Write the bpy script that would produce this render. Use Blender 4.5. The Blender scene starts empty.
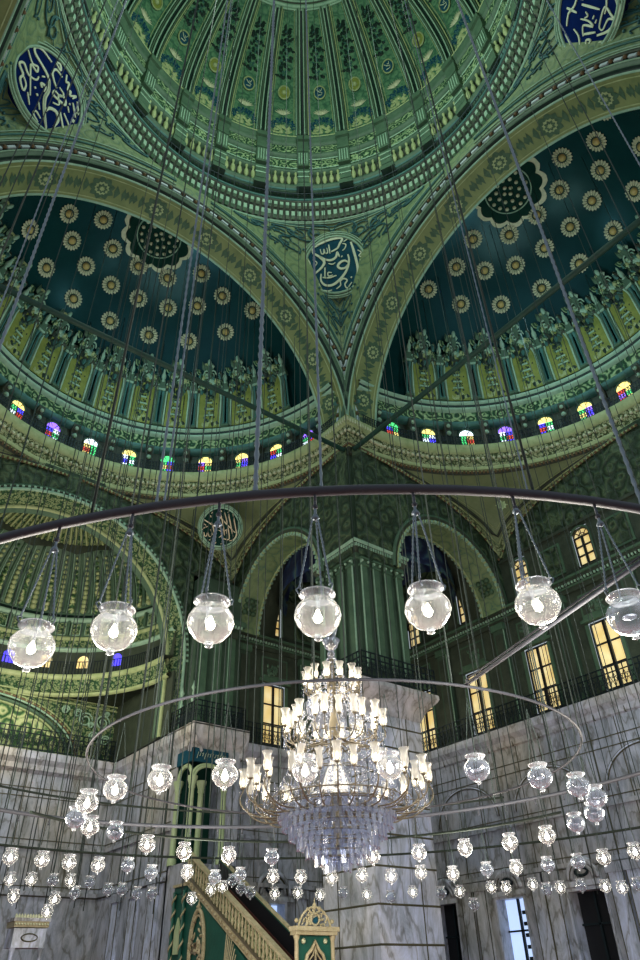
import bpy, math, random
from math import sin, cos, pi, radians, sqrt, hypot, atan2
from mathutils import Vector, Matrix
random.seed(7)
SC = bpy.context.scene
COL = SC.collection

# ------------------------------------------------------------------ camera
F_PX = 690.2
CAM = (-7.024, -8.905, 1.6)
ROT = ((0.79250283, -0.34700672, -0.50152328),
       (-0.60936618, -0.4839131, -0.62809312),
       (-0.02474115, 0.8033769, -0.59495666))
cd = bpy.data.cameras.new('camera')
cam = bpy.data.objects.new('camera', cd)
COL.objects.link(cam)
cd.sensor_fit = 'VERTICAL'; cd.sensor_height = 24.0
cd.lens = 24.0 * F_PX / 960.0
cd.clip_start = 0.05; cd.clip_end = 300
cam.matrix_world = Matrix.Translation(CAM) @ Matrix(ROT).to_4x4()
SC.camera = cam

# ------------------------------------------------------------------ world, light, exposure
SC.view_settings.view_transform = 'Standard'
SC.view_settings.look = 'None'
SC.view_settings.gamma = 1.0
SC.view_settings.use_curve_mapping = False
SC.view_settings.exposure = 0.0
W = bpy.data.worlds.new('world'); SC.world = W; W.use_nodes = True
W.node_tree.nodes['Background'].inputs[0].default_value = (0.66, 0.76, 0.84, 1)
W.node_tree.nodes['Background'].inputs[1].default_value = 0.55


def light(name, loc, power, color, radius):
    l = bpy.data.lights.new(name, 'POINT'); l.energy = power; l.color = color; l.shadow_soft_size = radius
    o = bpy.data.objects.new(name, l); o.location = loc; COL.objects.link(o); return o


# light of the great chandelier, of the lamp hoops and of the drum windows, then fill lights
light('chandelier_light', (0.1, -0.1, 5.4), 420, (1.0, 0.90, 0.72), 1.3)
for k in range(6):
    a = radians(60 * k + 20)
    light('hoop_light', (5.6 * cos(a), 5.6 * sin(a), 3.4), 560, (1.0, 0.93, 0.80), 0.6)
light('dome_window_light', (0, 0, 38.5), 3600, (0.78, 0.98, 0.84), 3.0)
light('semi_dome_fill', (1.0, 13.0, 24.6), 480, (0.58, 0.90, 0.95), 0.8)  # fill light inside each semi-dome, no lamp hangs there
light('semi_dome_fill', (13.0, 1.0, 24.6), 480, (0.58, 0.90, 0.95), 0.8)
light('apse_fill', (0.5, 19.3, 12.2), 700, (1.0, 0.93, 0.74), 0.8)  # added fill that brightens the apse, without a lamp of its own
light('bay_fill', (0.5, 13.0, 10.5), 650, (1.0, 0.97, 0.80), 1.0)  # fill lights in mid-air under the semi-domes, no fixture
light('bay_fill', (13.5, 0.5, 10.5), 480, (0.9, 0.95, 0.85), 1.0)
light('corner_bay_fill', (14.4, 14.4, 11.5), 120, (1.0, 0.93, 0.75), 0.6)  # fill light in the corner bay behind the pier, no fixture


# ------------------------------------------------------------------ materials
def mat(name, base=(0.5, 0.5, 0.5), rough=0.6, metal=0.0, spec=0.3):
    m = bpy.data.materials.new(name); m.use_nodes = True
    b = m.node_tree.nodes['Principled BSDF']
    b.inputs['Base Color'].default_value = (*base, 1)
    b.inputs['Roughness'].default_value = rough
    b.inputs['Metallic'].default_value = metal
    b.inputs['Specular IOR Level'].default_value = spec
    return m


class NT:
    def __init__(s, m): s.m = m; s.t = m.node_tree; s.b = s.t.nodes['Principled BSDF']
    def n(s, typ, **kw):
        x = s.t.nodes.new(typ)
        for k, v in kw.items(): setattr(x, k, v)
        return x
    def l(s, a, b): s.t.links.new(a, b)
    def coord(s, scale=(1, 1, 1)):
        tc = s.n('ShaderNodeTexCoord'); mp = s.n('ShaderNodeMapping')
        mp.inputs['Scale'].default_value = scale
        s.l(tc.outputs['Object'], mp.inputs['Vector']); return mp.outputs[0]
    def noise(s, v, scale, detail=4, rough=0.55, dist=0.0):
        x = s.n('ShaderNodeTexNoise'); s.l(v, x.inputs['Vector'])
        x.inputs['Scale'].default_value = scale; x.inputs['Detail'].default_value = detail
        x.inputs['Roughness'].default_value = rough; x.inputs['Distortion'].default_value = dist
        return x.outputs['Fac']
    def voro(s, v, scale, feature='F1'):
        x = s.n('ShaderNodeTexVoronoi'); x.feature = feature; s.l(v, x.inputs['Vector'])
        x.inputs['Scale'].default_value = scale; return x.outputs['Distance']
    def ramp(s, f, stops, interp='LINEAR'):
        x = s.n('ShaderNodeValToRGB'); x.color_ramp.interpolation = interp
        e = x.color_ramp.elements
        while len(e) < len(stops): e.new(0.5)
        for i, (p, c) in enumerate(stops):
            e[i].position = p; e[i].color = (*c, 1) if len(c) == 3 else c
        s.l(f, x.inputs[0]); return x.outputs[0]
    def math(s, op, a, b=None):
        x = s.n('ShaderNodeMath', operation=op)
        for i, q in enumerate((a, b)):
            if q is None: continue
            if isinstance(q, (int, float)): x.inputs[i].default_value = q
            else: s.l(q, x.inputs[i])
        return x.outputs[0]
    def mix(s, f, a, b, mode='MIX'):
        x = s.n('ShaderNodeMix', data_type='RGBA', blend_type=mode)
        if isinstance(f, (int, float)): x.inputs[0].default_value = f
        else: s.l(f, x.inputs[0])
        for i, q in ((6, a), (7, b)):
            if isinstance(q, tuple): x.inputs[i].default_value = (*q, 1)
            else: s.l(q, x.inputs[i])
        return x.outputs[2]
    def bump(s, h, strength=0.5, dist=0.05):
        x = s.n('ShaderNodeBump'); x.inputs['Strength'].default_value = strength
        x.inputs['Distance'].default_value = dist; s.l(h, x.inputs['Height'])
        s.l(x.outputs[0], s.b.inputs['Normal'])
    def color(s, c): s.l(c, s.b.inputs['Base Color'])


def ornate(name, dark, mid, light_, scale=1.6, freq=5.0, bump=0.8, rough=0.55, cut=(0.35, 0.55, 0.8)):
    """painted and carved arabesque: curling rings grown round scattered centres"""
    m = mat(name, mid, rough); t = NT(m); v = t.coord()
    nz = t.n('ShaderNodeTexNoise'); t.l(v, nz.inputs['Vector']); nz.inputs['Scale'].default_value = scale * 1.3
    nz.inputs['Detail'].default_value = 3
    add = t.n('ShaderNodeVectorMath', operation='MULTIPLY_ADD')
    t.l(nz.outputs['Color'], add.inputs[0]); add.inputs[1].default_value = (0.55 / scale,) * 3; t.l(v, add.inputs[2])
    d = t.voro(add.outputs[0], scale)
    r = t.math('PINGPONG', t.math('MULTIPLY', d, freq), 1.0)
    fine = t.noise(v, scale * 9, 3)
    h = t.math('ADD', t.math('MULTIPLY', r, 0.75), t.math('MULTIPLY', fine, 0.35))
    t.color(t.ramp(h, [(cut[0], dark), (cut[1], mid), (cut[2], light_)]))
    t.bump(h, bump, 0.12); return m


def plain(name, a, b, scale=1.2, bump=0.25, rough=0.55, spec=0.3):
    m = mat(name, a, rough, 0, spec); t = NT(m); v = t.coord()
    f = t.noise(v, scale, 6, 0.65)
    t.color(t.ramp(f, [(0.3, a), (0.7, b)])); t.bump(t.noise(v, scale * 6, 4), bump, 0.04); return m


def marble(name, tint=(1, 1, 1), joints=True, streak=(0.55, 0.55, 0.10)):
    """grey violet alabaster with long upright veins, set in slabs"""
    m = mat(name, (0.4, 0.4, 0.42), 0.38, 0, 0.4); t = NT(m)
    v = t.coord((1, 1, 0.38)); v2 = t.coord()
    big = t.noise(v2, 0.28, 3)
    f = t.noise(v, 1.5, 10, 0.74, 1.2)
    w = t.n('ShaderNodeTexWave', wave_type='BANDS', bands_direction='DIAGONAL'); t.l(v, w.inputs['Vector'])
    w.inputs['Scale'].default_value = 0.9; w.inputs['Distortion'].default_value = 14; w.inputs['Detail'].default_value = 5
    w.inputs['Detail Scale'].default_value = 1.6
    c1 = t.ramp(f, [(0.28, (0.13 * tint[0], 0.135 * tint[1], 0.13 * tint[2])), (0.42, (0.28 * tint[0], 0.29 * tint[1], 0.30 * tint[2])),
                    (0.56, (0.43 * tint[0], 0.43 * tint[1], 0.46 * tint[2])), (0.75, (0.60 * tint[0], 0.60 * tint[1], 0.66 * tint[2]))])
    vein = t.ramp(w.outputs['Fac'], [(0.0, (0.45, 0.43, 0.36)), (0.14, (0.90, 0.89, 0.86)), (1.0, (1, 1, 1))])
    c = t.mix(0.8, c1, vein, 'MULTIPLY')
    warm = t.ramp(big, [(0.42, (0.88, 0.96, 1.14)), (0.66, (1.02, 0.98, 0.88))])
    c = t.mix(1.0, c, warm, 'MULTIPLY')
    t.color(c); t.bump(f, 0.25, 0.03); return m


G_DK = (0.010, 0.045, 0.028)
M = {}
M['pend'] = ornate('painted_pendentive', (0.05, 0.14, 0.12), (0.145, 0.215, 0.105), (0.20, 0.275, 0.135), 1.6, 4.0, 0.3, cut=(0.10, 0.30, 0.9))
M['soffit'] = plain('arch_soffit_paint', (0.13, 0.17, 0.065), (0.22, 0.26, 0.10), 1.0, 0.15)
M['soffit_art'] = plain('soffit_medallion_paint', (0.035, 0.075, 0.04), (0.07, 0.13, 0.07), 5, 0.3)
M['line'] = plain('pale_green_moulding', (0.20, 0.36, 0.26), (0.34, 0.50, 0.36), 3, 0.2)
M['lime'] = plain('lime_moulding', (0.24, 0.31, 0.13), (0.40, 0.46, 0.24), 3, 0.2)
M['green'] = plain('green_plaster', (0.044, 0.092, 0.058), (0.085, 0.155, 0.095), 1.6, 0.35)
M['green2'] = plain('deep_green_plaster', (0.026, 0.036, 0.026), (0.056, 0.072, 0.048), 2.4, 0.5)
M['teal'] = plain('teal_plaster', (0.03, 0.11, 0.10), (0.065, 0.19, 0.165), 2.0, 0.3)
M['dark'] = plain('black_green_moulding', (0.004, 0.016, 0.013), (0.012, 0.035, 0.025), 2, 0.2)
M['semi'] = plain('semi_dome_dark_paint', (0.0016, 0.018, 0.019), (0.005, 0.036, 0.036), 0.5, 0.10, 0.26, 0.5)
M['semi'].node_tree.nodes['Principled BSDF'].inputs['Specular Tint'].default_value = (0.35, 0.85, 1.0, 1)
M['carve'] = ornate('carved_green_ornament', (0.015, 0.06, 0.03), (0.09, 0.20, 0.09), (0.36, 0.50, 0.26), 2.2, 5.5, 1.0)
M['carve2'] = ornate('carved_dark_ornament', (0.020, 0.038, 0.020), (0.036, 0.064, 0.034), (0.085, 0.125, 0.062), 1.5, 4.0, 1.0, cut=(.3, .6, .95))
M['carveg'] = ornate('carved_gold_green_cornice', (0.06, 0.09, 0.035), (0.20, 0.25, 0.11), (0.44, 0.48, 0.27), 7.5, 2.6, 0.9)
M['apse'] = ornate('apse_carving', (0.03, 0.09, 0.04), (0.12, 0.22, 0.10), (0.34, 0.42, 0.21), 7.0, 2.6, 1.0)
M['leafy'] = ornate('apse_leaf_fill', (0.04, 0.11, 0.04), (0.20, 0.30, 0.12), (0.50, 0.56, 0.28), 1.7, 4.0, 0.9)
M['sector'] = ornate('dome_panel_paint', (0.028, 0.100, 0.060), (0.060, 0.165, 0.088), (0.10, 0.225, 0.12), 2.6, 3.0, 0.5, cut=(0.15, 0.4, 0.85))
M['niche'] = plain('niche_gold_green', (0.13, 0.17, 0.035), (0.24, 0.27, 0.06), 2.2, 0.3)
M['bloom'] = plain('rosette_cream', (0.42, 0.46, 0.30), (0.62, 0.64, 0.44), 5, 0.3)
M['gilt'] = plain('gilded_boss', (0.38, 0.30, 0.10), (0.55, 0.45, 0.18), 5, 0.3, 0.35)
M['bluewhite'] = plain('pale_blue_block', (0.38, 0.48, 0.52), (0.55, 0.65, 0.68), 3, 0.1)
M['stud'] = plain('brown_stud', (0.10, 0.065, 0.03), (0.18, 0.12, 0.06), 3, 0.1)
M['bayp'] = plain('bay_pendentive_paint', (0.15, 0.205, 0.10), (0.22, 0.28, 0.145), 1.2, 0.15)
M['navy'] = plain('navy_roundel', (0.004, 0.012, 0.075), (0.006, 0.020, 0.11), 2, 0.0, 0.9, 0.0)
M['tealroundel'] = plain('teal_blue_roundel', (0.010, 0.05, 0.075), (0.02, 0.08, 0.12), 2, 0.0, 0.9, 0.0)
M['vine'] = plain('blue_green_vine_paint', (0.02, 0.085, 0.095), (0.045, 0.15, 0.15), 2, 0.05)
M['blackgreen'] = plain('dark_green_roundel', (0.006, 0.028, 0.022), (0.012, 0.04, 0.03), 2, 0.0, 0.9, 0.0)
M['ink'] = plain('pale_lettering', (0.50, 0.60, 0.42), (0.62, 0.70, 0.52), 3, 0.05)
M['inkgold'] = plain('cream_lettering', (0.60, 0.48, 0.32), (0.72, 0.60, 0.42), 3, 0.05)
M['marble'] = marble('veined_alabaster')
M['marbleL'] = marble('pale_alabaster', (1.35, 1.38, 1.45))
M['ledge'] = marble('ledge_stone', (1.25, 1.2, 1.15))
M['joint'] = plain('slab_joint', (0.045, 0.045, 0.025), (0.09, 0.085, 0.05), 2, 0.1)
M['iron'] = mat('gallery_iron', (0.012, 0.022, 0.028), 0.5, 0.5)
M['steel'] = mat('hoop_steel', (0.062, 0.066, 0.082), 0.55, 0.0, 0.3)
M['darksteel'] = mat('dark_hoop_steel', (0.022, 0.030, 0.024), 0.7, 0.0, 0.1)
M['chain'] = mat('chain_steel', (0.22, 0.27, 0.32), 0.45, 0.5)
M['wire'] = mat('wire_steel', (0.045, 0.065, 0.060), 0.6, 0.0, 0.2)
M['timber'] = plain('dark_tie_beam', (0.012, 0.045, 0.035), (0.025, 0.075, 0.055), 2, 0.2)
M['brass'] = mat('old_brass', (0.17, 0.145, 0.10), 0.4, 0.6)
M['gold'] = plain('gold_leaf', (0.26, 0.225, 0.12), (0.46, 0.41, 0.27), 6, 0.5, 0.45)
M['mingreen'] = plain('minbar_green', (0.004, 0.05, 0.035), (0.008, 0.085, 0.06), 1.5, 0.1, 0.4)
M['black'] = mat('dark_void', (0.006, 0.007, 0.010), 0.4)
M['wood'] = plain('dark_red_wood', (0.05, 0.015, 0.012), (0.09, 0.028, 0.02), 3, 0.2)
M['carpet'] = plain('red_carpet', (0.12, 0.02, 0.02), (0.20, 0.04, 0.03), 4, 0.3)
M['pierg'] = plain('pier_green', (0.034, 0.062, 0.042), (0.060, 0.104, 0.068), 1.3, 0.35)
M['column'] = plain('pale_green_column', (0.28, 0.38, 0.20), (0.42, 0.50, 0.30), 2, 0.15, 0.3)
M['bayblue'] = ornate('corner_dome_blue', (0.008, 0.012, 0.05), (0.015, 0.03, 0.09), (0.05, 0.10, 0.12), 0.9, 4.0, 0.3)


def emit(name, col, s):
    m = mat(name, col); b = m.node_tree.nodes['Principled BSDF']
    b.inputs['Emission Color'].default_value = (*col, 1); b.inputs['Emission Strength'].default_value = s
    return m


M['bulb'] = emit('lit_bulb', (1.0, 0.90, 0.68), 45)
M['bulbfar'] = emit('small_lit_bulb', (1.0, 0.92, 0.74), 20)
M['tuliplit'] = emit('lit_tulip_filament', (1.0, 0.86, 0.60), 22)
M['winwarm'] = emit('lit_window', (1.0, 0.78, 0.34), 0.6)
t = NT(M['winwarm']); v = t.coord()
t.l(t.ramp(t.noise(v, 1.6, 3), [(0.35, (0.75, 0.50, 0.16)), (0.65, (1.0, 0.86, 0.50))]), t.b.inputs['Emission Color'])
M['winday'] = emit('daylit_window', (0.50, 0.66, 1.0), 0.95)
for nm, c, s in (('red', (0.9, 0.08, 0.05), 1.0), ('blue', (0.08, 0.06, 1.0), 1.8), ('green', (0.1, 0.8, 0.25), 1.0), ('yellow', (1.0, 0.8, 0.25), 1.3),
                 ('white', (0.8, 0.9, 1.0), 2.0), ('violet', (0.3, 0.15, 0.9), 1.6)):
    M['st_' + nm] = emit('stained_glass_' + nm, c, s)


def glass(name, tint, milk, gl=0.35, milkcol=(0.9, 0.92, 0.95)):
    """thin blown glass: clear face-on, bright towards its edges, with a little frost"""
    m = bpy.data.materials.new(name); m.use_nodes = True; t = m.node_tree; t.nodes.clear()
    o = t.nodes.new('ShaderNodeOutputMaterial')
    tr = t.nodes.new('ShaderNodeBsdfTransparent'); tr.inputs[0].default_value = (*tint, 1)
    g = t.nodes.new('ShaderNodeBsdfGlossy'); g.inputs['Roughness'].default_value = 0.12
    tl = t.nodes.new('ShaderNodeBsdfTranslucent'); tl.inputs[0].default_value = (*milkcol, 1)
    df = t.nodes.new('ShaderNodeBsdfDiffuse'); df.inputs[0].default_value = (*milkcol, 1)
    ms = t.nodes.new('ShaderNodeMixShader'); ms.inputs[0].default_value = 0.5
    t.links.new(tl.outputs[0], ms.inputs[1]); t.links.new(df.outputs[0], ms.inputs[2])
    lw = t.nodes.new('ShaderNodeLayerWeight'); lw.inputs[0].default_value = gl
    m1 = t.nodes.new('ShaderNodeMixShader'); t.links.new(lw.outputs['Facing'], m1.inputs[0])
    t.links.new(tr.outputs[0], m1.inputs[1]); t.links.new(g.outputs[0], m1.inputs[2])
    pw = t.nodes.new('ShaderNodeMath'); pw.operation = 'MULTIPLY_ADD'; pw.inputs[1].default_value = milk[1]; pw.inputs[2].default_value = milk[0]
    t.links.new(lw.outputs['Facing'], pw.inputs[0])
    m2 = t.nodes.new('ShaderNodeMixShader'); t.links.new(pw.outputs[0], m2.inputs[0])
    t.links.new(m1.outputs[0], m2.inputs[1]); t.links.new(ms.outputs[0], m2.inputs[2])
    t.links.new(m2.outputs[0], o.inputs[0]); return m


M['globe'] = glass('globe_glass', (0.97, 0.98, 1.0), (0.10, 0.24))
M['globeoff'] = glass('unlit_globe_glass', (0.88, 0.92, 1.0), (0.03, 0.25), 0.5, (0.7, 0.78, 0.9))
M['tulip'] = glass('frosted_tulip_glass', (1, 1, 1), (0.28, 0.4), 0.3, (0.9, 0.88, 0.82))
M['rim'] = glass('glass_rim', (0.93, 0.95, 1.0), (0.12, 0.4), 0.5)
M['globefar'] = glass('small_globe_glass', (0.97, 0.98, 1.0), (0.05, 0.20))
M['crystal'] = glass('cut_crystal', (0.80, 0.84, 0.94), (0.12, 0.35), 0.62, (0.46, 0.50, 0.63))


# ------------------------------------------------------------------ mesh builder
class MB:
    def __init__(s): s.v = []; s.f = []; s.mi = []; s.sm = []; s.mats = []; s.cur = 0; s.smooth = False
    def m(s, key):
        mm = M[key]
        if mm not in s.mats: s.mats.append(mm)
        s.cur = s.mats.index(mm); return s
    def face(s, idx, sm=None): s.f.append(tuple(idx)); s.mi.append(s.cur); s.sm.append(s.smooth if sm is None else sm)
    def add(s, vs, fs, sm=None):
        o = len(s.v); s.v.extend(vs)
        for f in fs: s.face([i + o for i in f], sm)
    def box(s, c, d, T=None):
        x, y, z = c; a, b, h = d[0] / 2, d[1] / 2, d[2] / 2
        vs = [(x + i * a, y + j * b, z + k * h) for k in (-1, 1) for j in (-1, 1) for i in (-1, 1)]
        if T: vs = [T(*p) for p in vs]
        s.add(vs, [(0, 2, 3, 1), (4, 5, 7, 6), (0, 1, 5, 4), (1, 3, 7, 5), (3, 2, 6, 7), (2, 0, 4, 6)], False); return s
    def box2(s, lo, hi, T=None):
        return s.box([(lo[i] + hi[i]) / 2 for i in range(3)], [hi[i] - lo[i] for i in range(3)], T)
    def grid(s, fn, nu, nv, cu=False, sm=True):
        """fn(i, j) over nu+1 by nv+1 points"""
        o = len(s.v)
        for i in range(nu + 1):
            for j in range(nv + 1): s.v.append(tuple(fn(i, j)))
        for i in range(nu):
            for j in range(nv):
                a = o + i * (nv + 1) + j
                s.face((a, a + 1, a + nv + 2, a + nv + 1), sm)
        return s
    def lathe(s, prof, c=(0, 0), a0=0, a1=360, n=48, T=None, sm=True):
        def fn(i, j):
            a = radians(a0 + (a1 - a0) * i / n); r, z = prof[j]
            p = (c[0] + r * cos(a), c[1] + r * sin(a), z)
            return T(*p) if T else p
        return s.grid(fn, n, len(prof) - 1, sm=sm)
    def tube(s, pts, r, n=6, cap=True, T=None):
        pts = [Vector(p) for p in pts]; rs = r if isinstance(r, (list, tuple)) else [r] * len(pts)
        o = len(s.v); up = Vector((0.13, 0.27, 0.95)).normalized()
        for i, p in enumerate(pts):
            d = (pts[min(i + 1, len(pts) - 1)] - pts[max(i - 1, 0)])
            d = d.normalized() if d.length > 1e-9 else Vector((0, 0, 1))
            a = d.cross(up)
            if a.length < 1e-3: a = d.cross(Vector((1, 0, 0)))
            if i > 0:
                a = prev - d * prev.dot(d)
            a.normalize(); prev = a; b = d.cross(a)
            for k in range(n):
                t_ = 2 * pi * k / n; q = p + (a * cos(t_) + b * sin(t_)) * rs[i]
                s.v.append(tuple(T(*q)) if T else tuple(q))
        for i in range(len(pts) - 1):
            for k in range(n):
                a_ = o + i * n + k; b_ = o + i * n + (k + 1) % n
                s.face((a_, b_, b_ + n, a_ + n), True)
        if cap:
            s.face([o + k for k in range(n)][::-1], False); e = o + (len(pts) - 1) * n
            s.face([e + k for k in range(n)], False)
        return s
    def ball(s, c, r, n=8, T=None, sz=1.0):
        prof = [(r * sin(pi * j / n), -r * cos(pi * j / n) * sz) for j in range(n + 1)]
        return s.lathe([(max(a, 1e-4), c[2] + b) for a, b in prof], (c[0], c[1]), 0, 360, n + 2, T)
    def prism(s, poly, fr, h0, h1):
        """poly of 2D points, fr(a, b, h) -> 3D, extruded from h0 to h1"""
        n = len(poly); o = len(s.v)
        s.v.extend([tuple(fr(a, b, h0)) for a, b in poly]); s.v.extend([tuple(fr(a, b, h1)) for a, b in poly])
        s.face(range(o, o + n), False); s.face(range(o + 2 * n - 1, o + n - 1, -1), False)
        for i in range(n):
            j = (i + 1) % n; s.face((o + i, o + j, o + n + j, o + n + i), False)
        return s
    def build(s, name, parent=None, loc=None, rz=0, **props):
        me = bpy.data.meshes.new(name); me.from_pydata(s.v, [], s.f)
        for mm in s.mats: me.materials.append(mm)
        me.polygons.foreach_set('material_index', s.mi); me.polygons.foreach_set('use_smooth', s.sm)
        me.update()
        o = bpy.data.objects.new(name, me); COL.objects.link(o)
        if parent: o.parent = parent
        if loc: o.location = loc
        if rz: o.rotation_euler = (0, 0, rz)
        for k, q in props.items(): o[k] = q
        return o


def empty(name, loc=(0, 0, 0), rz=0, **props):
    o = bpy.data.objects.new(name, None); COL.objects.link(o); o.location = loc; o.rotation_euler = (0, 0, rz)
    for k, q in props.items(): o[k] = q
    return o


KIDS = {}


def copy_obj(o, parent=None, loc=None, rz=None, scale=None, **props):
    c = o.copy(); COL.objects.link(c)
    if parent: c.parent = parent
    if loc is not None: c.location = loc
    if rz is not None: c.rotation_euler = (0, 0, rz)
    if scale is not None: c.scale = (scale,) * 3
    for k, q in props.items(): c[k] = q
    return c


def copy_tree(root, kids, **kw):
    """kids: nested list [(obj, [grandchildren])]"""
    r = copy_obj(root, **kw)
    for o, gs in kids:
        c = copy_obj(o, parent=r)
        for g in gs: copy_obj(g, parent=c)
    return r


# frames: local (u along the wall, w outwards, z up)
FL = lambda u, w, z: (u, w, z)           # left bay, outwards is +Y
FR = lambda u, w, z: (w, u, z)           # right bay, outwards is +X
FB = lambda u, w, z: (u, -w, z)
FA = lambda u, w, z: (-w, u, z)

A = 8.9; ZS = 22.2


# ------------------------------------------------------------------ great arches (four)
def arc_sweep(mb, T, prof, zc=ZS, n=64, a0=0, a1=180, sx=1.0, uc=0.0):
    """sweep profile [(radius, w)] round an arch in the u-z plane"""
    def fn(i, j):
        a = radians(a0 + (a1 - a0) * i / n); r, w = prof[j]
        return T(uc + r * cos(a) * sx, w, zc + r * sin(a))
    mb.grid(fn, n, len(prof) - 1)


def arc_blocks(mb, T, r0, r1, w0, w1, n, fill, zc=ZS, a0=0, a1=180, uc=0.0, off=0.0):
    for k in range(n):
        b0 = radians(a0 + (a1 - a0) * (k + off) / n); b1 = radians(a0 + (a1 - a0) * (k + off + fill) / n)
        vs = []
        for w in (w0, w1):
            for b in (b0, b1):
                for r in (r0, r1): vs.append(T(uc + r * cos(b), w, zc + r * sin(b)))
        mb.add(vs, [(0, 1, 3, 2), (4, 6, 7, 5), (0, 2, 6, 4), (1, 5, 7, 3), (0, 4, 5, 1), (2, 3, 7, 6)], False)


def soffit_point(T, ang, s, lift=0.02):
    """s 0..1 across the soffit from the near edge to the far edge"""
    r = 9.10 + (8.70 - 9.10) * s - lift; w = 9.15 + (10.40 - 9.15) * s
    return T(r * cos(ang), w, ZS + r * sin(ang))


def flat_on(mb, pf, poly, ac, sc, size_a, size_s):
    vs = [pf(ac + x * size_a, sc + y * size_s) for x, y in poly]
    o = len(mb.v); mb.v.extend(vs); mb.face(range(o, o + len(vs)), False)


def disc(n, r0=1.0, wob=0.0, k=8):
    return [((r0 + wob * cos(k * 2 * pi * i / n)) * cos(2 * pi * i / n), (r0 + wob * cos(k * 2 * pi * i / n)) * sin(2 * pi * i / n)) for i in range(n)]


def great_arch(T, name, full=True):
    root = empty(name, kind='structure')
    mb = MB().m('soffit')
    arc_sweep(mb, T, [(9.10, 9.15), (8.95, 9.6), (8.82, 10.0), (8.70, 10.40)])
    mb.m('line'); arc_sweep(mb, T, [(9.10, 9.15), (9.07, 9.12), (9.14, 9.08), (9.17, 9.12)])
    arc_sweep(mb, T, [(8.70, 10.40), (8.66, 10.42), (8.66, 10.5), (8.9, 10.52)])
    mb.m('lime'); arc_sweep(mb, T, [(9.045, 9.26), (9.025, 9.30)]); arc_sweep(mb, T, [(8.73, 10.26), (8.70, 10.30)])
    mb.build('soffit', root)
    # painted medallions and leaf lozenges along the soffit
    if full:
        mb = MB(); n = 10
        for k in range(n):
            ac = radians(4 + 172 * (k + 0.5) / n)
            mb.m('soffit_art')
            pf = lambda a, s: soffit_point(T, a, s, 0.025)
            flat_on(mb, pf, disc(36, 1.0, 0.13, 9), ac, 0.5, 0.062, 0.36)
            for sg in (-1, 1):
                flat_on(mb, pf, [(-1, 0), (-0.2, 0.55), (0.5, 0.9), (1, 0), (0.5, -0.9), (-0.2, -0.55)], ac + sg * 0.082, 0.5, 0.016, 0.26)
                flat_on(mb, pf, [(-1, 0), (-0.35, 0.7), (0.1, 0.35), (0.5, 1.0), (1.0, 0), (0.5, -1.0), (0.1, -0.35), (-0.35, -0.7)], ac + sg * 0.128, 0.5, 0.022, 0.24)
            pf2 = lambda a, s: soffit_point(T, a, s, 0.045)
            mb.m('lime'); flat_on(mb, pf2, disc(36, 1.0, 0.12, 12), ac, 0.5, 0.036, 0.21)
            pf3 = lambda a, s: soffit_point(T, a, s, 0.06)
            mb.m('soffit_art'); flat_on(mb, pf3, disc(32, 1.0, 0.2, 8), ac, 0.5, 0.026, 0.15)
            mb.m('lime'); pf4 = lambda a, s: soffit_point(T, a, s, 0.075); flat_on(mb, pf4, disc(16, 1.0, .25, 8), ac, 0.5, 0.013, 0.075)
        mb.build('painted_medallion_band', root)
    mb = MB().m('dark'); arc_sweep(mb, T, [(9.17, 9.12), (9.24, 9.10), (9.26, 8.99)])
    mb.m('green'); arc_sweep(mb, T, [(9.26, 8.99), (9.30, 8.95), (9.46, 8.93)])
    mb.m('line'); arc_sweep(mb, T, [(9.44, 8.93), (9.44, 8.89), (9.48, 8.89), (9.48, 8.93)])
    mb.m('dark'); arc_sweep(mb, T, [(9.48, 8.93), (9.50, 8.95), (9.72, 8.95), (9.74, 8.93)])
    mb.m('green2'); arc_sweep(mb, T, [(9.74, 8.93), (9.74, 8.88), (9.80, 8.86), (9.90, 8.90)])
    mb.m('line'); arc_sweep(mb, T, [(9.885, 8.88), (9.90, 8.86), (9.93, 8.88)])
    mb.build('arch_moulding', root)
    mb = MB().m('bluewhite'); arc_blocks(mb, T, 9.555, 9.665, 8.86, 8.95, 46, 0.56)
    mb.build('pale_block_course', root)
    mb = MB().m('stud')
    for k in range(46):
        a = radians(180 * (k + 0.78) / 46); mb.ball(T(9.61 * cos(a), 8.86, ZS + 9.61 * sin(a)), 0.085, 6)
    mb.build('stud_course', root)
    return root


great_arch(FL, 'great_arch'); great_arch(FR, 'great_arch')
great_arch(FA, 'great_arch', False); great_arch(FB, 'great_arch', False)


# ------------------------------------------------------------------ pendentives under the great dome
def pend_pt(phi, tt, r1=9.95, z1=34.3, k=0.6, ra=9.9):
    ph = min(phi, 90 - phi); y = A * math.tan(radians(ph)); z0 = ZS + sqrt(ra * ra - y * y); r0 = hypot(A, y)
    cz = z0 + k * (z1 - z0)
    r = (1 - tt) ** 2 * r0 + 2 * tt * (1 - tt) * r0 + tt * tt * r1
    z = (1 - tt) ** 2 * z0 + 2 * tt * (1 - tt) * cz + tt * tt * z1
    return r, z


def pend_xyz(phi, tt, q=0, off=0.0):
    r, z = pend_pt(phi, tt); a = radians(phi + 90 * q); r -= off
    return (r * cos(a), r * sin(a), z - off * 0.3)


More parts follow.
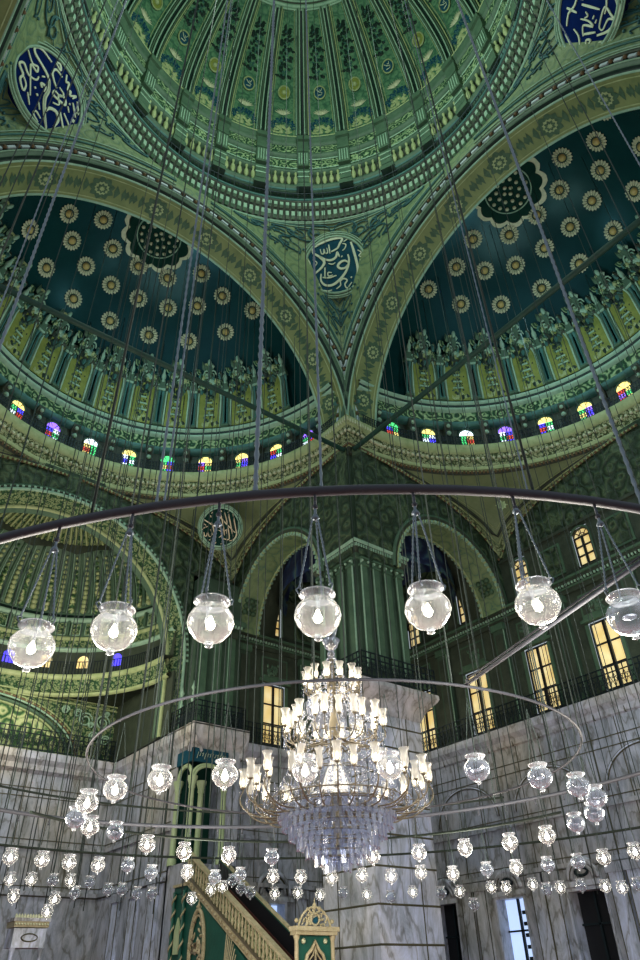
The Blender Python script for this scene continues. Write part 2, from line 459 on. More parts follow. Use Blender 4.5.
for q in (0, 1, 3):
    root = empty('dome_pendentive', kind='structure')
    mb = MB().m('pend')
    mb.grid(lambda i, j: pend_xyz(90 * i / 60, j / 16, q), 60, 16)
    mb.build('painted_field', root)
    mb = MB()
    for key, d in (('line', 0.10), ('teal', 0.28), ('line', 0.42)):
        # border bands running just inside the edges of the triangle
        mb.m(key)
        pts = []
        for i in range(61):
            ph = 6 + 78 * i / 60; tt = d / max(0.8, (34.3 - pend_pt(ph, 0)[1])); pts.append(pend_xyz(ph, min(tt * 1.6, 0.9), q, 0.03))
        mb.tube(pts, 0.035 if key == 'line' else 0.055, 4)
        pts = [pend_xyz(9 + 72 * i / 40, 1 - d * 0.13, q, 0.03) for i in range(41)]
        mb.tube(pts, 0.03, 4)
    mb.build('border_line', root)
    # scrolling vines in blue-green paint
    mb = MB().m('vine')
    def spiral(ph0, t0, rad, turns, sg, start):
        P = []
        for i in range(22):
            a = start + sg * 2 * pi * turns * i / 21; rr = rad * (1 - 0.8 * i / 21)
            P.append(pend_xyz(ph0 + rr * cos(a) * 5.2, min(0.97, max(0.03, t0 + rr * sin(a) * 0.115)), q, 0.04))
        return P
    spots = [(18, .62), (24, .72), (30, .80), (36, .86), (42, .90), (48, .90), (54, .86), (60, .80), (66, .72), (72, .62), (45, .20), (43, .30), (47, .30), (33, .62), (57, .62), (28, .5), (62, .5), (45, .38)]
    for k, (ph, tt) in enumerate(spots):
        big = 0.9 if tt > .55 else 0.5
        mb.tube(spiral(ph, tt, big, 1.3, 1 if k % 2 else -1, k), [0.05 * (1 - i / 30) for i in range(22)], 4)
        mb.tube(spiral(ph + 1.8, tt - 0.03, big * .6, 1.1, -1 if k % 2 else 1, k + 2), 0.035, 4)
        for g in range(5):
            a = k + g * 1.3; c = pend_xyz(ph + cos(a) * 3.6, min(.97, tt + sin(a) * 0.07), q, 0.04); mb.ball(c, 0.07, 4)
    mb.build('painted_vine', root)

# ------------------------------------------------------------------ calligraphy roundels
def S(*p): return list(p)


R_CENTRE = dict(c=(325, 335), s=240, strokes=[
    (14, [(462, 160), (480, 250), (496, 370), (490, 470)]),
    (13, [(430, 262), (434, 320), (408, 395), (355, 460), (290, 503), (230, 498), (200, 455), (206, 400)]),
    (13, [(428, 330), (400, 312), (365, 322), (342, 352), (365, 376), (400, 372), (420, 350)]),
    (12, [(152, 215), (162, 172), (230, 138), (320, 115), (395, 120), (372, 165), (350, 200), (300, 222)]),
    (14, [(152, 215), (200, 250), (238, 300), (215, 345), (155, 392)]),
    (12, [(200, 245), (255, 285), (300, 292), (335, 270), (348, 232), (362, 275)]),
    (7, [(215, 190), (222, 228), (240, 228), (244, 195), (252, 228), (272, 225), (268, 185)]), (7, [(285, 160), (290, 238)]),
    (6, [(395, 165), (420, 175), (412, 205), (390, 225)]), (6, [(405, 150), (440, 130)]),
    (8, [(215, 430), (262, 440), (325, 428)]), (7, [(240, 350), (232, 440)]), (6, [(290, 400), (262, 395), (262, 425), (298, 420)]),
    (8, [(315, 540), (350, 515), (352, 480), (380, 462), (405, 480), (385, 512), (400, 545), (440, 500)]),
    (6, [(510, 235), (535, 260), (515, 285), (545, 300)]), (6, [(520, 320), (545, 345), (530, 385)]),
    (5, [(105, 260), (125, 300), (100, 330), (130, 350)]), (5, [(150, 270), (180, 300), (160, 330)]), (6, [(270, 318), (300, 330), (325, 318)]),
    (6, [(180, 480), (190, 520)]), (6, [(215, 540), (250, 550), (280, 545)]), (9, [(436, 456), (446, 462)]), (6, [(120, 405), (135, 415)]), (6, [(375, 280), (385, 268)])])
R_LEFT = dict(c=(305, 405), s=(232, 295), strokes=[
    (10, [(220, 205), (150, 210), (115, 250), (130, 290), (220, 310), (270, 340), (295, 400), (300, 470), (340, 560), (405, 655)]),
    (15, [(270, 340), (295, 400), (305, 480), (345, 565), (400, 645)]),
    (13, [(345, 560), (355, 500), (395, 468), (428, 505), (430, 580)]), (9, [(310, 205), (262, 210), (255, 260), (290, 300), (322, 320)]),
    (9, [(320, 150), (340, 200), (356, 182), (372, 235), (390, 220), (400, 250), (430, 200), (420, 250)]),
    (9, [(330, 290), (370, 300), (360, 340), (322, 352), (328, 388), (372, 372), (410, 350), (385, 312), (352, 350), (382, 400), (350, 440)]),
    (8, [(95, 330), (150, 372), (182, 350), (192, 388), (150, 390), (170, 440), (240, 580)]),
    (9, [(215, 400), (215, 440), (170, 470), (120, 440), (105, 480), (150, 512), (152, 560), (198, 602), (192, 550), (160, 520)]),
    (7, [(435, 270), (495, 340)]), (7, [(450, 225), (495, 290), (480, 300)]), (8, [(405, 430), (500, 540)]), (7, [(430, 412), (522, 460)]), (6, [(425, 335), (450, 366)]),
    (7, [(485, 375), (500, 372), (500, 386), (487, 386), (485, 375)]), (9, [(240, 160), (262, 145), (280, 178), (240, 172)]), (10, [(262, 440), (245, 420), (272, 405), (280, 450)]),
    (6, [(290, 550), (320, 590)]), (7, [(350, 635), (310, 625), (305, 660), (350, 675)]), (8, [(230, 490), (240, 498)]), (8, [(258, 515), (270, 525)]), (6, [(220, 580), (265, 640)]), (6, [(465, 555), (475, 575)]),
    (6, [(240, 350), (225, 375)]), (6, [(422, 300), (430, 312)])])
R_RIGHT = dict(c=(330, -10), s=255, strokes=[
    (13, [(465, -80), (475, 20), (470, 110), (440, 200), (400, 250), (350, 260), (285, 222), (235, 150)]),
    (17, [(455, 160), (435, 205), (400, 245)]),
    (8, [(190, -60), (175, 0), (130, 50), (120, 105), (160, 80)]), (8, [(270, 162), (285, 140), (372, 130), (360, 200), (350, 232), (332, 190), (278, 180), (270, 162)]),
    (8, [(380, 20), (420, 30), (425, 100), (385, 140), (345, 150)]), (8, [(150, 100), (180, 75), (195, 110), (165, 112), (190, 165)]),
    (7, [(140, 150), (215, 190), (205, 212), (150, 190), (140, 150)]), (9, [(200, 40), (245, 130)]), (8, [(190, 40), (235, 10), (260, 90), (270, 40), (255, -30)]),
    (9, [(320, -60), (350, 100)]), (6, [(270, 0), (290, 20), (300, -10)]), (6, [(280, 100), (300, 102)]), (6, [(290, 68), (310, 70)]), (7, [(170, 205), (220, 262), (280, 265)]),
    (6, [(500, 20), (530, 50), (550, 30)]), (8, [(120, -60), (100, -10), (140, -120)]), (9, [(330, -200), (345, -60)]), (9, [(260, -180), (270, -80)]), (9, [(180, -130), (240, -150), (300, -120), (400, -140)])])
R_ALLAH = dict(c=(325, 380), s=268, strokes=[
    (11, [(108, 258), (185, 315), (262, 378)]), (11, [(285, 190), (345, 260), (430, 360), (530, 478)]),
    (10, [(340, 190), (366, 330), (378, 500)]), (10, [(400, 180), (422, 300), (444, 520), (420, 562), (365, 545), (350, 560), (350, 600), (315, 612)]),
    (10, [(450, 180), (472, 345), (495, 525)]), (10, [(518, 212), (538, 400), (545, 505), (500, 568), (440, 580)]), (10, [(212, 300), (230, 400), (242, 530)]),
    (9, [(92, 430), (100, 480), (125, 482), (138, 440)]), (9, [(150, 420), (160, 488), (190, 492), (200, 440), (188, 400), (212, 478)]),
    (9, [(300, 420), (335, 445), (338, 492), (300, 522)]), (8, [(385, 440), (412, 425), (408, 480)]), (7, [(85, 380), (110, 360)]), (7, [(120, 365), (150, 352)]), (7, [(75, 395), (70, 380)]),
    (8, [(200, 205), (205, 235)]), (7, [(215, 180), (240, 155)]), (7, [(355, 150), (362, 175)]), (7, [(155, 545), (185, 535)]), (7, [(240, 600), (255, 580)]), (7, [(285, 318), (300, 330)]), (7, [(130, 340), (96, 310)]),
    (8, [(320, 400), (352, 350)]), (7, [(470, 160), (445, 195)])])


def roundel(name, data, centre, normal, radius, field, ink, parent, flip=False, upv=(0, 0, 1), n_in=1.12):
    n = Vector(normal).normalized(); up = Vector(upv); up = (up - n * up.dot(n)).normalized()
    rt = up.cross(n).normalized()          # to the right for somebody looking at the face
    C0 = Vector(centre)
    fr = lambda a, b, h: C0 + rt * a + up * b + n * h
    root = empty(name, kind='structure'); root.parent = parent
    mb = MB().m(field); mb.prism([(radius * cos(2 * pi * i / 48), radius * sin(2 * pi * i / 48)) for i in range(48)], fr, -0.55, 0.04)
    mb.m('line')
    for rr, th in ((1.0, 0.045), (1.10, 0.03), (1.17, 0.02)):
        mb.tube([fr(radius * rr * cos(2 * pi * i / 48), radius * rr * sin(2 * pi * i / 48), 0.05) for i in range(49)], th * radius, 5)
    mb.build('roundel_disc', parent)
    sx = data['s'] if isinstance(data['s'], (int, float)) else data['s'][0]; sy = data['s'] if isinstance(data['s'], (int, float)) else data['s'][1]
    mb = MB().m(ink)
    for w, pts in data['strokes']:
        P = []
        q = [((x - data['c'][0]) / sx * radius, -(y - data['c'][1]) / sy * radius) for x, y in pts]
        # smooth the stroke
        dense = []
        for i in range(len(q) - 1):
            p0 = q[max(i - 1, 0)]; p1 = q[i]; p2 = q[i + 1]; p3 = q[min(i + 2, len(q) - 1)]
            for k in range(5):
                u = k / 5
                dense.append(tuple(0.5 * (2 * p1[d] + (p2[d] - p0[d]) * u + (2 * p0[d] - 5 * p1[d] + 4 * p2[d] - p3[d]) * u * u + (-p0[d] + 3 * p1[d] - 3 * p2[d] + p3[d]) * u ** 3) for d in (0, 1)))
        dense.append(q[-1])
        m = len(dense); ww = w / sx * radius * .72
        left, right = [], []
        for i in range(m):
            a = dense[max(i - 1, 0)]; b = dense[min(i + 1, m - 1)]; dx, dy = b[0] - a[0], b[1] - a[1]; L = hypot(dx, dy) or 1
            tw = ww * (0.55 + 0.45 * sin(pi * min(1, (i + 1) / m)))
            left.append((dense[i][0] - dy / L * tw, dense[i][1] + dx / L * tw)); right.append((dense[i][0] + dy / L * tw, dense[i][1] - dx / L * tw))
        o = len(mb.v)
        for i in range(m):
            mb.v.append(tuple(fr(*left[i], 0.08))); mb.v.append(tuple(fr(*right[i], 0.08)))
            mb.v.append(tuple(fr(*left[i], 0.0))); mb.v.append(tuple(fr(*right[i], 0.0)))
        for i in range(m - 1):
            b = o + 4 * i
            mb.face((b, b + 1, b + 5, b + 4)); mb.face((b, b + 4, b + 6, b + 2)); mb.face((b + 1, b + 3, b + 7, b + 5))
    mb.build('calligraphy', parent)
    bpy.data.objects.remove(root)


def pend_roundel(q, phi, tt, rad, data, field, ink, parent, roll=0.0):
    c = Vector(pend_xyz(phi, tt, q, 0.10))
    e1 = Vector(pend_xyz(phi + 7, tt, q)) - Vector(pend_xyz(phi - 7, tt, q)); e2 = Vector(pend_xyz(phi, tt + 0.08, q)) - Vector(pend_xyz(phi, tt - 0.08, q))
    n = e1.cross(e2).normalized()
    if n.dot(Vector((-c.x, -c.y, 0))) < 0: n = -n
    c = c + n * 0.30
    root = empty('calligraphy_roundel', kind='structure')
    roundel('calligraphy_roundel', data, c, n, rad, field, ink, root)


pend_roundel(0, 45, 0.68, 1.58, R_CENTRE, 'tealroundel', 'ink', None)
pend_roundel(1, 41, 0.55, 1.68, R_LEFT, 'navy', 'ink', None)
pend_roundel(3, 48, 0.56, 1.68, R_RIGHT, 'navy', 'ink', None)

# ------------------------------------------------------------------ great dome
ceiling = empty('ceiling', kind='structure', label='great ribbed green dome over the crossing')
mb = MB()
mb.m('dark').lathe([(10.0, 34.15), (10.0, 34.3), (9.9, 34.38)], n=144)
mb.m('line').lathe([(9.97, 34.28), (9.90, 34.28), (9.88, 34.36), (9.95, 34.40)], n=144)
mb.m('green2').lathe([(9.98, 34.4), (9.86, 34.62), (9.86, 34.95), (9.62, 35.02), (9.62, 35.35), (9.42, 35.40), (9.40, 35.62), (9.46, 35.66), (10.45, 35.66)], n=144)
mb.m('teal').lathe([(9.40, 35.50), (9.34, 35.53), (9.34, 35.60), (9.40, 35.63)], n=144)
mb.m('dark').lathe([(10.45, 35.66), (10.45, 37.75)], n=144)
mb.m('green').lathe([(10.45, 37.6), (10.15, 37.6), (10.08, 37.75), (10.14, 37.92), (10.05, 38.0), (10.02, 38.15), (10.2, 38.25)], n=144)
mb.m('teal').lathe([(10.10, 37.66), (10.02, 37.72), (10.06, 37.8)], n=144)
mb.m('green2').lathe([(10.2, 38.25), (10.28, 38.3), (10.28, 39.5)], n=144)
mb.m('green').lathe([(10.28, 39.4), (10.0, 39.45), (9.96, 39.6), (10.06, 39.72)], n=144)
mb.m('carve').lathe([(10.1, 39.72), (10.14, 41.1)], n=144)
mb.m('line').lathe([(10.06, 39.86), (10.03, 39.9), (10.06, 39.94)], n=144)
mb.m('line').lathe([(10.08, 40.86), (10.04, 40.9), (10.08, 40.94)], n=144)
mb.m('green').lathe([(10.14, 41.05), (9.92, 41.15), (9.90, 41.3), (10.0, 41.4), (10.05, 41.55)], n=144)
mb.m('carve').lathe([(10.08, 41.5), (10.12, 42.5)], n=144)
mb.m('green').lathe([(10.12, 42.45), (9.95, 42.55), (9.98, 42.7), (9.88, 42.85), (9.84, 43.05), (9.9, 43.25)], n=144)
mb.m('lime').lathe([(9.86, 43.10), (9.82, 43.14), (9.86, 43.18)], n=144)
mb.m('green2').lathe([(9.9, 43.25), (10.2, 43.3), (10.3, 43.5), (10.3, 43.8)], n=144)
mb.build('drum_moulding', ceiling)
mb = MB().m('line')
for z0, z1, r0, r1, n in ((34.46, 34.86, 9.84, 9.62, 190), (35.06, 35.34, 9.60, 9.42, 190)):
    for k in range(n):
        a = 2 * pi * k / n; da = 2 * pi / n * 0.28
        vs = [(r * cos(a + s_ * da), r * sin(a + s_ * da), z) for z in (z0, z1) for r in (r0, r1) for s_ in (-1, 1)]
        mb.add(vs, [(0, 1, 3, 2), (4, 6, 7, 5), (0, 4, 5, 1), (2, 3, 7, 6), (0, 2, 6, 4), (1, 5, 7, 3)], False)
mb.build('dentil_course', ceiling)
NR = 26; PH0 = 53.4
rib_az = [PH0 + 360 / NR * k for k in range(NR)]
# fluted brackets, bulbs
mb = MB()
for a in rib_az:
    ar = radians(a); T = lambda u, w, z, ar=ar: ((w) * cos(ar) - u * sin(ar), (w) * sin(ar) + u * cos(ar), z)
    mb.m('green').box2((-0.34, 9.78, 39.75), (0.34, 10.2, 41.2), T)
    mb.m('line')
    for k in range(4): mb.box((-0.225 + 0.15 * k, 9.76, 40.45), (0.05, 0.06, 1.15), T)
    mb.m('green').box2((-0.36, 9.72, 41.2), (0.36, 10.1, 41.4), T).box2((-0.34, 9.82, 41.5), (0.34, 10.2, 42.5), T)
    mb.box2((-0.38, 9.66, 42.5), (0.38, 10.1, 42.95), T)
    mb.box2((-0.32, 9.88, 38.2), (0.32, 10.3, 39.5), T).box2((-0.38, 9.80, 37.6), (0.38, 10.3, 38.0), T)
    mb.m('line').box2((-0.34, 9.82, 38.6), (0.34, 9.9, 38.7), T).box2((-0.34, 9.82, 39.1), (0.34, 9.9, 39.2), T)
mb.build('drum_bracket', ceiling)
mb = MB().m('lime')
for a in rib_az:
    for k in range(5):
        ar = radians(a + 360 / NR * (0.18 + 0.16 * k)); c = (10.1 * cos(ar), 10.1 * sin(ar))
        mb.lathe([(0.03, 38.25), (0.10, 38.35), (0.15, 38.6), (0.10, 38.95), (0.05, 39.1), (0.09, 39.4)], c, n=8)
mb.build('bulb_baluster', ceiling)
# railing, drum windows
mb = MB().m('iron')
for k in range(260):
    a = 2 * pi * k / 260; mb.box((9.46 * cos(a), 9.46 * sin(a), 35.95), (0.03, 0.03, 0.6))
mb.lathe([(9.46, 36.24), (9.42, 36.26), (9.46, 36.28)], n=120).build('drum_railing', ceiling)
SD = ['st_blue', 'st_white', 'st_red', 'st_blue', 'st_yellow', 'st_green']
for k, a in enumerate(rib_az):
    if not (-25 < ((a + 180) % 360) - 180 < 140): continue
    ar = radians(a + 360 / NR / 2); T = lambda u, w, z, ar=ar: (w * cos(ar) - u * sin(ar), w * sin(ar) + u * cos(ar), z)
    mb = MB(); rnd = random.Random(k)
    for i in range(2):
        for j in range(2):
            mb.m(rnd.choice(SD)); mb.box((-0.17 + 0.34 * i, 10.40, 36.2 + 0.42 * j), (0.30, 0.03, 0.38), T)
    mb.m('dark').box2((-0.42, 10.41, 35.9), (0.42, 10.46, 37.0), T)
    mb.build('stained_window', ceiling)

ZD = 43.8; RD = 10.3
def dome_pt(az, th, off=0.0):
    a = radians(az); t_ = radians(th); r = RD - off
    return (r * cos(t_) * cos(a), r * cos(t_) * sin(a), ZD + r * sin(t_))


mb = MB().m('sector').grid(lambda i, j: dome_pt(2.5 * i, 56 * j / 24), 144, 24); mb.build('dome_shell', ceiling)
mb = MB().m('carve').grid(lambda i, j: dome_pt(5 * i, 56 + 34 * j / 10, 0.05), 72, 10); mb.build('dome_crown', ceiling)
mb = MB().m('line'); 
for th, rr in ((52.6, 0.07), (53.6, 0.12), (55.2, 0.07), (56.5, 0.10)):
    mb.tube([dome_pt(3 * i, th, 0.12) for i in range(121)], rr, 6)
mb.m('green2').grid(lambda i, j: dome_pt(2.5 * i, 52.6 + 4 * j, 0.10), 144, 1)
mb.build('crown_ring', ceiling)
# one rib
def rib_mesh(az):
    mb = MB()
    def band(u0, u1, off, key, n=30):
        mb.m(key)
        def fn(i, j):
            th = 0.3 + 52.5 * i / n; k = 1.0 - 0.0 * i
            w = (u0, u1)[j] * (0.55 + 0.45 * cos(radians(th)))
            p = Vector(dome_pt(az, th, off)); a = radians(az)
            return p + Vector((-sin(a), cos(a), 0)) * w
        mb.grid(fn, n, 1, sm=True)
    def ridge(u, off, r, key):
        mb.m(key); pts = []
        for i in range(31):
            th = 0.3 + 52.5 * i / 30; w = u * (0.55 + 0.45 * cos(radians(th))); a = radians(az)
            pts.append(Vector(dome_pt(az, th, off)) + Vector((-sin(a), cos(a), 0)) * w)
        mb.tube(pts, r, 5)
    band(-0.13, 0.13, 0.10, 'dark'); band(-0.36, -0.13, 0.16, 'green2'); band(0.13, 0.36, 0.16, 'green2')
    ridge(-0.14, 0.24, 0.05, 'line'); ridge(0.14, 0.24, 0.05, 'line'); ridge(-0.27, 0.22, 0.045, 'green'); ridge(0.27, 0.22, 0.045, 'green')
    ridge(-0.38, 0.18, 0.04, 'lime'); ridge(0.38, 0.18, 0.04, 'line'); ridge(-0.52, 0.04, 0.022, 'lime'); ridge(0.52, 0.04, 0.022, 'lime')
    return mb
r0 = rib_mesh(0).build('dome_rib', ceiling, rz=radians(rib_az[0]))
for a in rib_az[1:]: copy_obj(r0, rz=radians(a))


def leaf(mb, fr, a0, a, L, w, h=0.06, n=5):
    """a leaf in surface coordinates: fr(x, y, lift)"""
    ca, sa = cos(a), sin(a); o = len(mb.v)
    P = [(0, 0), (0.3, 0.5), (0.6, 0.42), (1, 0), (0.6, -0.42), (0.3, -0.5)]
    mb.v.append(tuple(fr(a0[0] + ca * L * 0.5, a0[1] + sa * L * 0.5, h)))
    for x, y in P: mb.v.append(tuple(fr(a0[0] + ca * L * x - sa * w * y, a0[1] + sa * L * x + ca * w * y, 0.01)))
    for i in range(6): mb.face((o, o + 1 + i, o + 1 + (i + 1) % 6), False)


def dome_fr(x, y, h):  # x metres across, y metres up the meridian from the spring line
    th = y / RD; off = h + 0.02
    r = RD - off
    return (r * cos(th), 0, 0) if False else (r * cos(th) * cos(x / RD / max(0.4, cos(th))), r * cos(th) * sin(x / RD / max(0.4, cos(th))), ZD + r * sin(th))


def dome_ornaments(kind):
    rnd = random.Random(3)
    mb = MB()
    mb.m('lime')   # mound of yellow green leaves at the foot
    for i in range(26): leaf(mb, dome_fr, (rnd.uniform(-.55, .55), rnd.uniform(0.35, 1.0)), rnd.uniform(0.3, 2.8), rnd.uniform(0.3, 0.5), 0.22, 0.08)
    mb.m('tealroundel')  # blue-green arch of foliage above it
    for i in range(46):
        a = pi * i / 45; rr = rnd.uniform(.5, .8); leaf(mb, dome_fr, (rr * cos(a), 1.0 + 1.15 * rr * sin(a)), rnd.uniform(0, 6.28), 0.26, 0.16, 0.10)
    mb.m('teal')
    for i in range(30):
        a = pi * i / 29; rr = rnd.uniform(.4, .85); leaf(mb, dome_fr, (rr * cos(a), 1.0 + 1.15 * rr * sin(a)), rnd.uniform(0, 6.28), 0.16, 0.10, 0.13)
    mb.m('bloom')  # fan palmette
    for i in range(9):
        a = pi / 2 + (i - 4) * 0.27; leaf(mb, dome_fr, (0, 2.25), a, 0.62, 0.10, 0.10)
    return mb
def dome_upper():
    rnd = random.Random(5); mb = MB()
    mb.m('dark')
    for i in range(60):
        y = rnd.uniform(5.1, 8.4); w = 0.42 * (1 - (y - 5.1) / 7.5); leaf(mb, dome_fr, (rnd.uniform(-w, w), y), rnd.uniform(0, 6.28), 0.30, 0.2, 0.10)
    mb.m('teal')
    for i in range(26):
        y = rnd.uniform(5.2, 8.3); w = 0.3 * (1 - (y - 5.1) / 7.5); leaf(mb, dome_fr, (rnd.uniform(-w, w), y), rnd.uniform(0, 6.28), 0.16, 0.1, 0.14)
    return mb
def dome_medal(dark):
    mb = MB()
    mb.m('tealroundel' if dark else 'niche')
    E = [(0.36 * cos(2 * pi * i / 24), 4.05 + 0.5 * sin(2 * pi * i / 24)) for i in range(24)]
    o = len(mb.v); mb.v.extend([dome_fr(x, y, 0.06) for x, y in E]); mb.face(range(o, o + 24), False)
    mb.m('lime').tube([dome_fr(x, y, 0.08) for x, y in E + E[:1]], 0.05, 5)
    if dark:
        mb.m('ink'); mb.tube([dome_fr(x, y, 0.1) for x, y in ((.2, 4.3), (.05, 4.1), (-.15, 4.0), (-.1, 3.85), (.15, 3.85))], 0.03, 4)
        mb.tube([dome_fr(x, y, 0.1) for x, y in ((-.15, 4.35), (-.08, 4.15), (.0, 4.25))], 0.025, 4)
    else: mb.m('lime').ball(dome_fr(0, 4.05, 0.05), 0.17, 6)
    return mb
f0 = u0 = md = ml = None
for k, a in enumerate(rib_az):
    rz = radians(a + 180 / NR)
    if k == 0:
        f0 = dome_ornaments(0).build('foliage_relief', ceiling, rz=rz); u0 = dome_upper().build('grape_relief', ceiling, rz=rz)
        ml = dome_medal(False).build('oval_medallion', ceiling, rz=rz)
    else:
        copy_obj(f0, rz=rz); copy_obj(u0, rz=rz)
        if k == 1: md = dome_medal(True).build('oval_medallion', ceiling, rz=rz)
        else: copy_obj(md if k % 2 else ml, rz=rz)
# tall crest of tulip leaves where the drum railing stands
# ------------------------------------------------------------------ semi-domes
W0 = 9.4; SR = 8.7; SZ = 25.0; SH = 8.6


def semi_pt(T, az, lat, off=0.0):
    """az measured from the outward axis towards +u"""
    a = radians(az); l = radians(lat)
    return T((SR - off) * cos(l) * sin(a), W0 + (SR - off) * cos(l) * cos(a), SZ + (SH - off) * sin(l))


ROS = [(34.5, -73), (35.7, -54), (34.7, -37.8), (34.6, -21.6), (35.8, -4.3), (36.5, 13.1), (37.0, 30.7), (39.8, 47.8), (44.6, 63.5),
       (47.0, -40), (45.7, -26.4), (46.6, -11.5), (47.4, 3.4), (47.7, 19.1), (49.7, 34.5), (52.5, 49.5), (49.8, -52.5), (47, -67),
       (56.4, -23), (57.3, -4.2), (57.7, 15.4), (59.4, -41), (60.9, 38.1)]
ST_AZ = [2.9 + 12.1 * k for k in range(-7, 7)]


def semi_dome(T, nm):
    root = empty(nm, kind='structure')
    def lat(prof, key, n=60, mb=None):
        mb = mb or MB(); mb.m(key); mb.lathe(prof, (0, W0), 0, 180, n, T); return mb
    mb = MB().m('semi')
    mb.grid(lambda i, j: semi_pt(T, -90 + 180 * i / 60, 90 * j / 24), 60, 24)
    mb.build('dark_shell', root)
    # gold cornice under the gallery
    mb = MB(); lat([(8.95, 20.95), (8.8, 21.05)], 'green2', mb=mb)
    lat([(8.8, 21.05), (8.72, 21.15), (8.72, 21.3)], 'lime', mb=mb); lat([(8.72, 21.3), (8.62, 21.6), (8.5, 21.85)], 'carveg', mb=mb)
    lat([(8.5, 21.85), (8.42, 21.9), (8.36, 22.15), (8.32, 22.3), (8.36, 22.34)], 'lime', mb=mb); lat([(8.36, 22.34), (9.1, 22.34)], 'green2', mb=mb)
    mb.build('gallery_cornice', root)
    mb = MB().m('bloom')
    for k in range(110):
        a = radians(180 * (k + .5) / 110); mb.ball(T(8.58 * cos(a), W0 + 8.58 * sin(a), 21.66), 0.085, 4)
    mb.build('cornice_blossom', root)
    mb = MB().m('stud')
    for k in range(150):
        a = radians(180 * (k + .5) / 150); d = 0.5
        mb.box(T(8.76 * cos(a), W0 + 8.76 * sin(a), 21.0), (0.08, 0.08, 0.12))
    mb.build('dentil_course', root)
    # railing
    mb = MB().m('iron')
    for k in range(200):
        a = radians(180 * (k + .5) / 200); c = T(8.42 * cos(a), W0 + 8.42 * sin(a), 22.62); mb.box(c, (0.03, 0.03, 0.55))
    for z in (22.4, 22.62, 22.9): mb.lathe([(8.43, z - 0.02), (8.40, z), (8.43, z + 0.02)], (0, W0), 0, 180, 60, T)
    for k in range(200):
        a = radians(180 * (k + .5) / 200); a2 = radians(180 * (k + 1.5) / 200)
        mb.tube([T(8.42 * cos(a), W0 + 8.42 * sin(a), 22.4), T(8.42 * cos(a2), W0 + 8.42 * sin(a2), 22.62), T(8.42 * cos(a), W0 + 8.42 * sin(a), 22.9)], 0.018, 3, False)
    mb.build('gallery_railing', root)
    mb = lat([(9.1, 22.3), (9.1, 23.95)], 'green2'); mb.build('window_wall', root)
    # entablature above the windows
    mb = MB(); lat([(9.1, 23.9), (8.8, 23.92), (8.7, 24.0), (8.7, 24.1)], 'teal', mb=mb)
    lat([(8.7, 24.1), (8.68, 24.65)], 'carve', mb=mb)
    lat([(8.68, 24.65), (8.5, 24.7), (8.42, 24.78), (8.5, 24.86)], 'line', mb=mb); lat([(8.5, 24.86), (8.44, 24.92), (8.44, 24.98)], 'dark', mb=mb)
    lat([(8.44, 24.96), (8.34, 25.0), (8.30, 25.08), (8.36, 25.14), (8.44, 25.16)], 'line', mb=mb); lat([(8.44, 25.16), (8.7, 25.2)], 'green2', mb=mb)
    mb.build('arcade_entablature', root)
    # corbels between the windows, windows
    def radial(az):
        a = radians(az); return lambda u, w, z: T(w * sin(a) + u * cos(a), W0 + w * cos(a) - u * sin(a), z)
    st = [['st_white', 'st_green', 'st_red', 'st_green', 'st_yellow'], ['st_yellow', 'st_red', 'st_green', 'st_blue', 'st_white'], ['st_yellow', 'st_red', 'st_green', 'st_violet', 'st_yellow'],
          ['st_yellow', 'st_white', 'st_green', 'st_blue', 'st_white'], ['st_violet', 'st_red', 'st_green', 'st_blue', 'st_white'], ['st_yellow', 'st_violet', 'st_green', 'st_blue', 'st_yellow'], ['st_green', 'st_red', 'st_green', 'st_blue', 'st_yellow']]
    for k, az in enumerate(ST_AZ):
        R_ = radial(az); mb = MB(); pal = st[(k * 3 + (2 if T is FR else 0)) % 7]
        hw, z0, zm, zt = 0.34, 22.72, 23.46, 23.84
        mb.m('dark').box2((-hw - .07, 9.05, z0 - .05), (hw + .07, 9.1, zt + .1), R_)
        for i in range(2):
            for j in range(3):
                mb.m(pal[1 + (i + j * 2 + k) % 4]); mb.box((-hw / 2 + hw * i, 9.03, z0 + 0.12 + 0.25 * j), (hw - .05, 0.03, 0.21), R_)
        mb.m(pal[0]); 
        for s0, s1 in ((0, .3), (.35, .65), (.7, 1)):
            P = [(0.02 * cos(pi * (s0 + s1) / 2), 0)] + [(hw * cos(pi * (s0 + (s1 - s0) * q / 5)), 0.33 * sin(pi * (s0 + (s1 - s0) * q / 5))) for q in range(6)]
            mb.prism(P, lambda a_, b_, h: R_(a_, 9.02 + h, zm + b_), 0, 0.03)
        mb.m('green'); mb.tube([R_((hw + .05) * cos(pi * q / 10), 8.99, zm + .36 * sin(pi * q / 10)) for q in range(11)], 0.035, 4)
        mb.build('stained_window', root)
        R2 = radial(az + 6.05)
        mb = MB().m('green2'); mb.prism([(0, 0), (0.34, 0.5), (0.38, 0.62), (0.25, 0.85), (0.45, 1.1), (0.45, 1.25), (0, 1.25)], lambda a_, b_, h: R2(h, 9.1 - a_, 22.78 + b_), -0.16, 0.16)
        mb.m('line').ball(R2(0, 8.7, 23.35), 0.12, 5).ball(R2(0, 8.62, 23.75), 0.10, 5)
        mb.build('scroll_corbel', root)
    # arched niches
    def niche():
        mb = MB(); Rn = lambda u, w, z: (u, w, z)
        mb.m('niche'); hw = 0.56; z0, zc = 25.25, 26.55
        P = [(-hw, z0), (hw, z0)] + [(hw * cos(pi * q / 10), zc + hw * sin(pi * q / 10)) for q in range(11)]
        mb.prism(P, lambda a_, b_, h: Rn(a_, 8.40 - h, b_), 0, 0.03)
        for rr, th, key in ((0.60, 0.05, 'line'), (0.70, 0.055, 'green'), (0.79, 0.04, 'line')):
            mb.m(key).tube([Rn(-rr, 8.33, z0)] + [Rn(-rr * cos(pi * q / 12), 8.33, zc + rr * sin(pi * q / 12)) for q in range(13)] + [Rn(rr, 8.33, z0)], th, 5)
